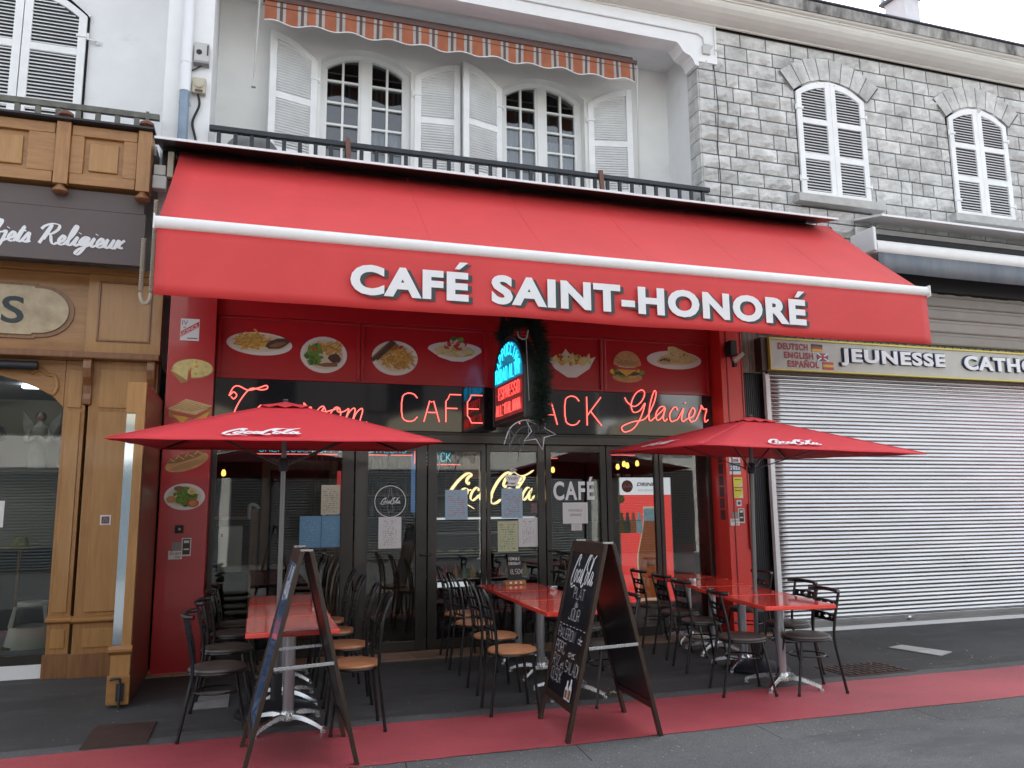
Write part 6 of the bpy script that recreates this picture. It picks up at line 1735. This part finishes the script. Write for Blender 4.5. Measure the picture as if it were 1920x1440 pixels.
def make_table():
    t = thing("cafe_table", "red table", "table")
    b = MB(); b.box(-.325, .325, -.42, .42, .712, .75); b.build("tabletop", "table_red", t, bevel=.008)
    b = MB(); b.box(-.2, .2, -.2, .2, .698, .711); b.build("mounting_plate", "dark_steel", t)
    b = MB(); b.lathe([(.04, .1), (.042, .12), (.042, .697)], n=20); b.build("column", "grey_column", t, smooth=True)
    b = MB(); b.lathe([(.03, .05), (.06, .055), (.06, .10), (.045, .125)], n=20); b.build("hub", "brushed_steel", t, smooth=True)
    for a in (45, 135, 225, 315):
        c_, s_ = math.cos(R(a)), math.sin(R(a)); b = MB()
        P = cr([(.05, .082), (.14, .085), (.25, .062), (.34, .032)], 4)
        ids = []
        for i, (r_, z) in enumerate(P):
            w = .03 - .012 * i / (len(P) - 1); h = .02 - .006 * i / (len(P) - 1)
            ids.append([b.P((r_ * c_ - u * s_, r_ * s_ + u * c_, z + v)) for u, v in ((-w, -h), (w, -h), (w * .7, h), (-w * .7, h))])
        for A, B_ in zip(ids, ids[1:]):
            for j in range(4): b.face((A[j], A[(j + 1) % 4], B_[(j + 1) % 4], B_[j]))
        b.face(ids[0][::-1]); b.face(ids[-1])
        b.lathe([(.022, 0), (.02, .02)], (.335 * c_, .335 * s_, 0), 12)
        b.build("foot", "brushed_steel", t, bevel=.003)
    return t
protos = {}
def place(kind, x, y, rz, label, group):
    if kind not in protos: protos[kind] = {"c": make_bistro, "l": make_ladder, "t": make_table}[kind](); o = protos[kind]
    else: o = copy_tree(protos[kind])
    o.location = (x, y, 0); o.rotation_euler = (0, 0, R(rz))
    tag(o, label, None, group)
    return o
GT, GB, GL = "red tables on the terrace", "black bistro chairs", "tan ladder back chairs"
# tables
for x, y, rz, lb in ((.31, 6.50, 0, "front red table of the left group, behind the left sandwich board"), (.32, 7.36, 0, "middle red table of the left group with an ashtray on it"), (.33, 8.22, 0, "rear red table of the left group, nearest the window"),
                     (2.67, 6.76, -2, "front red table of the middle group, partly behind the right sandwich board"), (2.72, 7.62, -2, "middle red table of the middle group with the steel ashtray"), (2.77, 8.47, -2, "rear red table of the middle group carrying the menu card"),
                     (4.56, 6.37, -9, "front red table of the right group, nearest the kerb"), (4.74, 7.23, -9, "second red table of the right group, just behind the parasol pole"), (4.93, 8.09, -9, "third red table of the right group with an ashtray"), (5.05, 8.83, -4, "rear red table of the right group by the drinks fridge")):
    place("t", x, y, rz, lb, GT)
# left group
for x, y, rz, lb in ((-.20, 6.50, 2, "black chair nearest the kerb on the far left of the terrace"), (-.16, 7.36, -3, "second black chair from the kerb in the far left row"), (-.13, 8.2, 3, "third black chair from the kerb in the far left row"), (-.10, 8.85, -2, "last black chair by the window in the far left row")):
    place("c", x, y, rz, lb, GB)
for x, y, rz, lb in ((.76, 6.28, 181, "tan chair nearest the kerb right of the left tables"), (.79, 7.14, 178, "second tan chair from the kerb right of the left tables"), (.78, 7.98, 182, "third tan chair from the kerb right of the left tables"), (.78, 8.72, 179, "last tan chair by the window right of the left tables")):
    place("l", x, y, rz, lb, GL)
# middle group
for x, y, rz, lb in ((2.04, 6.40, -3, "tan chair nearest the kerb left of the middle tables"), (2.12, 7.14, 0, "second tan chair from the kerb left of the middle tables"), (2.17, 8.02, 3, "third tan chair from the kerb left of the middle tables"), (2.22, 8.72, -2, "last tan chair by the glass left of the middle tables")):
    place("l", x, y, rz, lb, GL)
for x, y, rz, lb in ((2.88, 6.42, 184, "black chair seen through the open legs of the right sandwich board"), (3.10, 7.38, 178, "second black chair right of the middle tables"), (3.16, 8.18, 181, "third black chair right of the middle tables"), (3.2, 8.85, 179, "last black chair by the glass right of the middle tables")):
    place("c", x, y, rz, lb, GB)
# right group
for x, y, rz, lb in ((4.12, 6.30, -14, "black chair nearest the kerb left of the right tables"), (4.33, 7.32, -9, "second black chair from the kerb left of the right tables"), (4.47, 8.0, -6, "third black chair from the kerb left of the right tables"), (4.56, 8.72, -8, "last black chair left of the right tables, by the fridge"),
                     (4.68, 6.16, 172, "black chair at the right end of the terrace, nearest the kerb"), (5.00, 6.86, 176, "black chair at the right end, directly behind the nearest one"), (5.32, 8.0, 172, "black chair right of the parasol pole with its back to the red pilaster")):
    place("c", x, y, rz, lb, GB)

# parasols
def make_parasol():
    t = thing("parasol", "red parasol", "parasol")
    S = 1.135; zn, zf, za = 2.09, 2.18, 2.495
    def corner(sx, sy): return Vector((sx * S, sy * S, (zn if sy < 0 else zf)))
    cs = [corner(-1, -1), corner(1, -1), corner(1, 1), corner(-1, 1)]; ap = Vector((0, 0, za))
    b = MB(); n = 10
    for q in range(4):
        A, B_ = cs[q], cs[(q + 1) % 4]
        rows = []
        for j in range(n + 1):
            t_ = j / n; row = []
            for i in range(n + 1):
                u = i / n; e = A.lerp(B_, u); p = e.lerp(ap, t_ * .88)
                cx = 4 * u * (1 - u)
                p = p + Vector((0, 0, -.010 * cx * math.sin(math.pi * min(1, t_ * .9 + .1))))
                inward = Vector((-e.x, -e.y, 0)).normalized()
                p += inward * .028 * cx * (1 - t_) ** 2
                row.append(b.P(p))
            rows.append(row)
        for j in range(n):
            for i in range(n): b.face((rows[j][i], rows[j][i + 1], rows[j + 1][i + 1], rows[j + 1][i]))
    b.build("canopy", "parasol_fabric", t, smooth=True, solid=.003, ang=25)
    b = MB()
    for q in range(4):
        A, B_ = cs[q], cs[(q + 1) % 4]; P_ = []
        for i in range(13):
            u = i / 12; e = A.lerp(B_, u); P_.append(e + Vector((-e.x, -e.y, 0)).normalized() * .028 * 4 * u * (1 - u) + Vector((0, 0, -.003 + .002 * math.sin(i * 2.1))))
        b.tube(P_, .0055, 6)
        b.tube([A.lerp(ap, .01) + Vector((0, 0, .003)), A.lerp(ap, .86) + Vector((0, 0, .003))], .004, 5)
    b.build("hem", "parasol_fabric", t, smooth=True)
    b = MB(); v0 = .19; rim = []
    for i in range(48):
        q = i / 12; k = int(q); f = q - k
        A = Vector(((-1, 1, 1, -1)[k], (-1, -1, 1, 1)[k], 0)); B_ = Vector(((1, 1, -1, -1)[k], (-1, 1, 1, -1)[k], 0))
        p = A.lerp(B_, f) * v0; rim.append((p.x, p.y, za - .052 + .009 * math.cos(q * math.pi * 6)))
    top = b.P((0, 0, za + .012)); ri = [b.P(p) for p in rim]; md = [b.P((p[0] * .5, p[1] * .5, za - .02)) for p in rim]
    for i in range(48):
        k = (i + 1) % 48; b.face((ri[i], ri[k], md[k], md[i])); b.face((md[i], md[k], top))
    b.build("vent_cap", "parasol_fabric", t, smooth=True, solid=.002)
    b = MB(); b.lathe([(0, za + .03), (.02, za + .027), (.026, za + .018), (.02, za + .008)], n=14); b.build("finial", "cable_black", t, smooth=True)
    b = MB(); b.tube([(0, 0, .06), (0, 0, za + .03)], .021, 14); b.build("pole", "pole_grey", t, smooth=True)
    b = MB(); b.lathe([(.036, 1.92), (.04, 1.94), (.04, 2.0), (.03, 2.03)], n=14); b.build("runner", "cable_black", t)
    for q in range(4):
        c_ = cs[q]; m_ = (cs[q] + cs[(q + 1) % 4]) / 2
        b = MB(); b.bar(c_.lerp(ap, .06) + Vector((0, 0, -.014)), Vector((0, 0, za - .035)), .016, .012); b.bar(c_ * .55 + Vector((0, 0, za * .44 - .02)), Vector((c_.x * .03, c_.y * .03, 1.97)), .014, .010)
        b.build("rib", "board_frame", t)
    b = MB(); b.lathe([(.0, .0), (.31, .0), (.315, .02), (.29, .045), (.12, .085), (.045, .1), (.045, .3), (.03, .305), (.0, .305)], n=36); b.build("base", "navy_black", t, smooth=True)
    for q in range(4):
        A, B_ = cs[q], cs[(q + 1) % 4]; r_ = (B_ - A).normalized(); e = (A + B_) / 2; up = (ap - e).normalized(); nn = r_.cross(up)
        def fn(u, v, e=e, r_=r_, up=up, nn=nn): return e + r_ * (u - .42) + up * (v + .13) + nn * .006
        soda_logo("canopy_script", "white_letter", t, fn, .56, .2)
    return t
pa = make_parasol(); pa.location = (.235, 6.98, 0); pa.rotation_euler = (0, 0, R(-2.7)); tag(pa, "red parasol on the left of the terrace, in front of the pilaster with food pictures", group="red parasols")
pb = copy_tree(pa); pb.location = (4.80, 7.10, 0); pb.rotation_euler = (0, R(1.7), R(-3.8)); tag(pb, "red parasol on the right of the terrace, in front of the metal roller shutter", group="red parasols")

# sandwich boards
def make_board(label, face):
    t = thing("sandwich_board", label, "sandwich board", (0, 0, 0), "folding sandwich boards")
    W, Hh, sp, tp = .36, 1.335, .345, .028
    for sgn, nm in ((-1, "front"), (1, "rear")):
        bot, top_ = Vector((sgn * sp, 0, 0)), Vector((sgn * tp, 0, Hh)); d = (top_ - bot); L = d.length; d.normalize()
        nrm = Vector((sgn * d.z, 0, -sgn * d.x)); at = lambda y, s: bot + d * s + Vector((0, y, 0))
        b = MB()
        for y in (-W + .024, W - .024): b.obox((at(y, L / 2)), Vector((0, .024, 0)), nrm * .014, d * L / 2)
        b.obox(at(0, L - .045), Vector((0, W - .049, 0)), nrm * .013, d * .045)
        b.obox(at(0, .215), Vector((0, W - .049, 0)), nrm * .013, d * .026)
        b.build(nm + "_frame", "board_frame", t, bevel=.003)
        b = MB(); b.obox(at(0, (.242 + L - .091) / 2), Vector((0, W - .0495, 0)), nrm * .005, d * (L - .091 - .242) / 2)
        b.build(nm + "_board", face if sgn < 0 else "slate", t)
        if sgn < 0:
            K = dict(bot=bot, d=d, nrm=nrm)
    for y in (-W - .008, W + .008): MB().bar((-.185, y, .62), (.185, y, .635), .012, .022).build("stay_bar", "brushed_steel", t, bevel=.002)
    b = MB()
    for y in (-.3, .3): b.box(-.04, .04, y - .02, y + .02, Hh + .0, Hh + .012)
    b.build("hinge", "brushed_steel", t)
    rt = Vector((0, -1, 0)); off = K["nrm"] * .0056
    def fn(u, v): return K["bot"] + K["d"] * v + rt * u + off
    return t, fn
bl, f1 = make_board("black sandwich board on the left seen edge-on, with mirrored sky blue painted on its face", "slate_sky_tint")
soda_logo("printed_script", "white_letter", bl, lambda u, v: f1(u - .25, v * 1.4 + 1.06), .5, .11)
bl.location = (.34, 5.76, 0); bl.rotation_euler = (0, 0, R(1))
br, f2 = make_board("black sandwich board on the right with chalk menu PLAT du JOUR", "slate")
soda_logo("printed_script", "white_letter", br, lambda u, v: f2(u - .25, v * 1.45 + 1.065), .52, .11)
rc = random.Random(4)
def chalk(s, x, z, h, w=.62, gap=.25, slope=-.0):
    b = MB(); pl_, tw = stroke_text(s, h, w, gap)
    for p in pl_:
        if len(p) == 1: p = [p[0], (p[0][0], p[0][1] + .01)]
        p = [(u + rc.uniform(-.003, .003), v + rc.uniform(-.003, .003)) for u, v in p]
        q = cr(p, 4) if len(p) > 4 else p
        b.ribbon([(x + u, z + v + slope * u) for u, v in q], [.0048] * len(q), f2)
    b.build("chalk_line", "chalk", br, fix=False)
chalk("PLAT", -.11, .94, .08); chalk("du", -.03, .885, .04); chalk("JOUR", -.13, .785, .08)
chalk("--------", -.29, .72, .03, 1.6, .6)
chalk("PALERON", -.285, .635, .075, .6); chalk("de", .18, .645, .055)
chalk("PORC", -.285, .53, .075, .64); chalk("avec", .03, .53, .05)
chalk("RIZ", -.285, .425, .08, .6); chalk("et", -.1, .43, .05); chalk("SALADE", .01, .42, .08, .56)
chalk("13,50€", -.29, .325, .085, .48)
b = MB()
for cx, hh, ms in ((.13, .13, 0), (.2, .15, 1)):
    P = [(cx - .03, .06), (cx + .03, .06), (cx + .032, .06 + hh * .55), (cx + .015, .06 + hh * .75), (cx + .013, .06 + hh), (cx - .013, .06 + hh), (cx - .015, .06 + hh * .75), (cx - .032, .06 + hh * .55)]
    # lower half brown, outline pale
    b.poly([f2(u, v + .185) for u, v in P], 0)
    Q = [(cx - .022, .07), (cx + .022, .07), (cx + .024, .06 + hh * .5), (cx - .024, .06 + hh * .5)]
    b.poly([f2(u, v + .185) + Vector((-.0006, 0, .0002)) for u, v in Q], 1)
b.build("drink_drawing", ["white_letter", "meat_light"], br, fix=False)
br.location = (2.48, 5.72, 0); br.rotation_euler = (0, 0, R(-3.5))

# small table things
def ashtray(x, y, label):
    t = thing("ashtray", label, "ashtray", (x, y, .75), "steel ashtrays on the tables")
    b = MB(); b.lathe([(0, 0), (.048, 0), (.05, .004), (.05, .03), (.044, .032), (.043, .012), (0, .01)], (x, y, .7502), 24); b.build("bowl", "brushed_steel", t, smooth=True)
    b = MB(); b.lathe([(.05, .033), (.053, .036), (.05, .044), (.02, .046), (0, .046)], (x, y, .7502), 24); b.build("lid", "brushed_steel", t, smooth=True)
ashtray(.58, 7.55, "steel ashtray on the left tables behind the sandwich board leg")
ashtray(3.0, 8.0, "steel ashtray on the middle tables beside the menu card")
ashtray(4.72, 8.15, "steel ashtray on the right tables")
mc = thing("menu_card_stand", "black chalk card FORMULE 8,50€ in a small wooden stand on the middle tables", "menu card", (2.82, 8.72, .75))
MB().box(2.74, 2.90, 8.71, 8.725, .79, 1.08).build("card", "slate", mc)
MB().box(2.70, 2.94, 8.68, 8.755, .751, .80).build("stand", "oak", mc, bevel=.004)
b = MB()
for u in (2.76, 2.82, 2.88): b.lathe([(.013, 0), (.013, .003)], (u, 8.68, .776), 12, axis=(0, -1, 0))
b.build("stud", "plate_white", mc)
for s_, x, z, h in (("FORMULE", 2.75, 1.02, .03), ("CROISSANT", 2.747, .97, .026), ("8,50€", 2.77, .87, .05)):
    b = MB(); pl_, tw = stroke_text(s_, h, .5, .25); k_ = min(1, .145 / tw)
    for p in pl_:
        if len(p) == 1: p = [p[0], (p[0][0] + .003, p[0][1])]
        b.ribbon([(x + u * k_, z + v) for u, v in p], [.0045] * len(p), lambda u, v: (u, 8.7085, v))
    b.build("chalk_line", "chalk", mc, fix=False)

# ================================================================ HOUSES ACROSS THE STREET (behind the viewer, seen in the glass)
op = thing("opposite_building", "terrace of houses across the street, mirrored in the cafe glass", "building", (3, -6.5, 0))
b = MB(); b.box(-26, 34, -16, -6.5, 0, 8.6); b.build("wall", "cream_render", op)
b = MB(); b.box(-26, 34, -16.2, -6.1, 8.61, 8.9); b.build("eaves", "cement", op)
b = MB(); b.box(-26, 11.0, -6.499, -6.46, 3.75, 6.3); b.build("dark_cladding", "far_wall", op)
b = MB(); b.box(11.2, 20, -6.499, -6.46, 3.75, 5.6); b.build("slate_fascia", "far_pale", op)
text("letter", "SAVI", "cream_wall", op, (13.9, -6.44, 4.5), .8, right=(-1, 0, 0), up=(0, 0, 1), fit=2.2, fith=.6, bold=.03)
b = MB()
for k in range(-3, 4):
    xc = 5.6 + k * 7.5
    b.prism([(xc - 1.9, 3.72), (xc - 1.7, 4.3), (xc - .9, 4.6), (xc, 4.7), (xc + .9, 4.6), (xc + 1.7, 4.3), (xc + 1.9, 3.72)], lambda u, v, d: (u, d, v), -6.45, -6.2)
b.build("awning_hood", "cream_wall", op)
for i in range(15):
    x = -24 + i * 3.9
    b = MB(); n = 34
    for j in range(n):
        z = .05 + j * .082
        b.prism([(-6.45, z), (-6.43, z + .03), (-6.43, z + .05), (-6.45, z + .08)], lambda u, v, d: (d, u, v), x, x + 3.6)
    b.build("roller_shutter", "far_slate" if i % 3 else "far_wall", op)
for i in range(15):
    x = -24 + i * 3.9
    MB().box(x + .6, x + 1.7, -6.455, -6.42, 4.6, 6.2).build("window", "window_dark", op)
    MB().box(x, x + .58, -6.455, -6.41, 4.6, 6.2).build("shutter", "far_wall", op); MB().box(x + 1.72, x + 2.3, -6.455, -6.41, 4.6, 6.2).build("shutter", "far_wall", op)
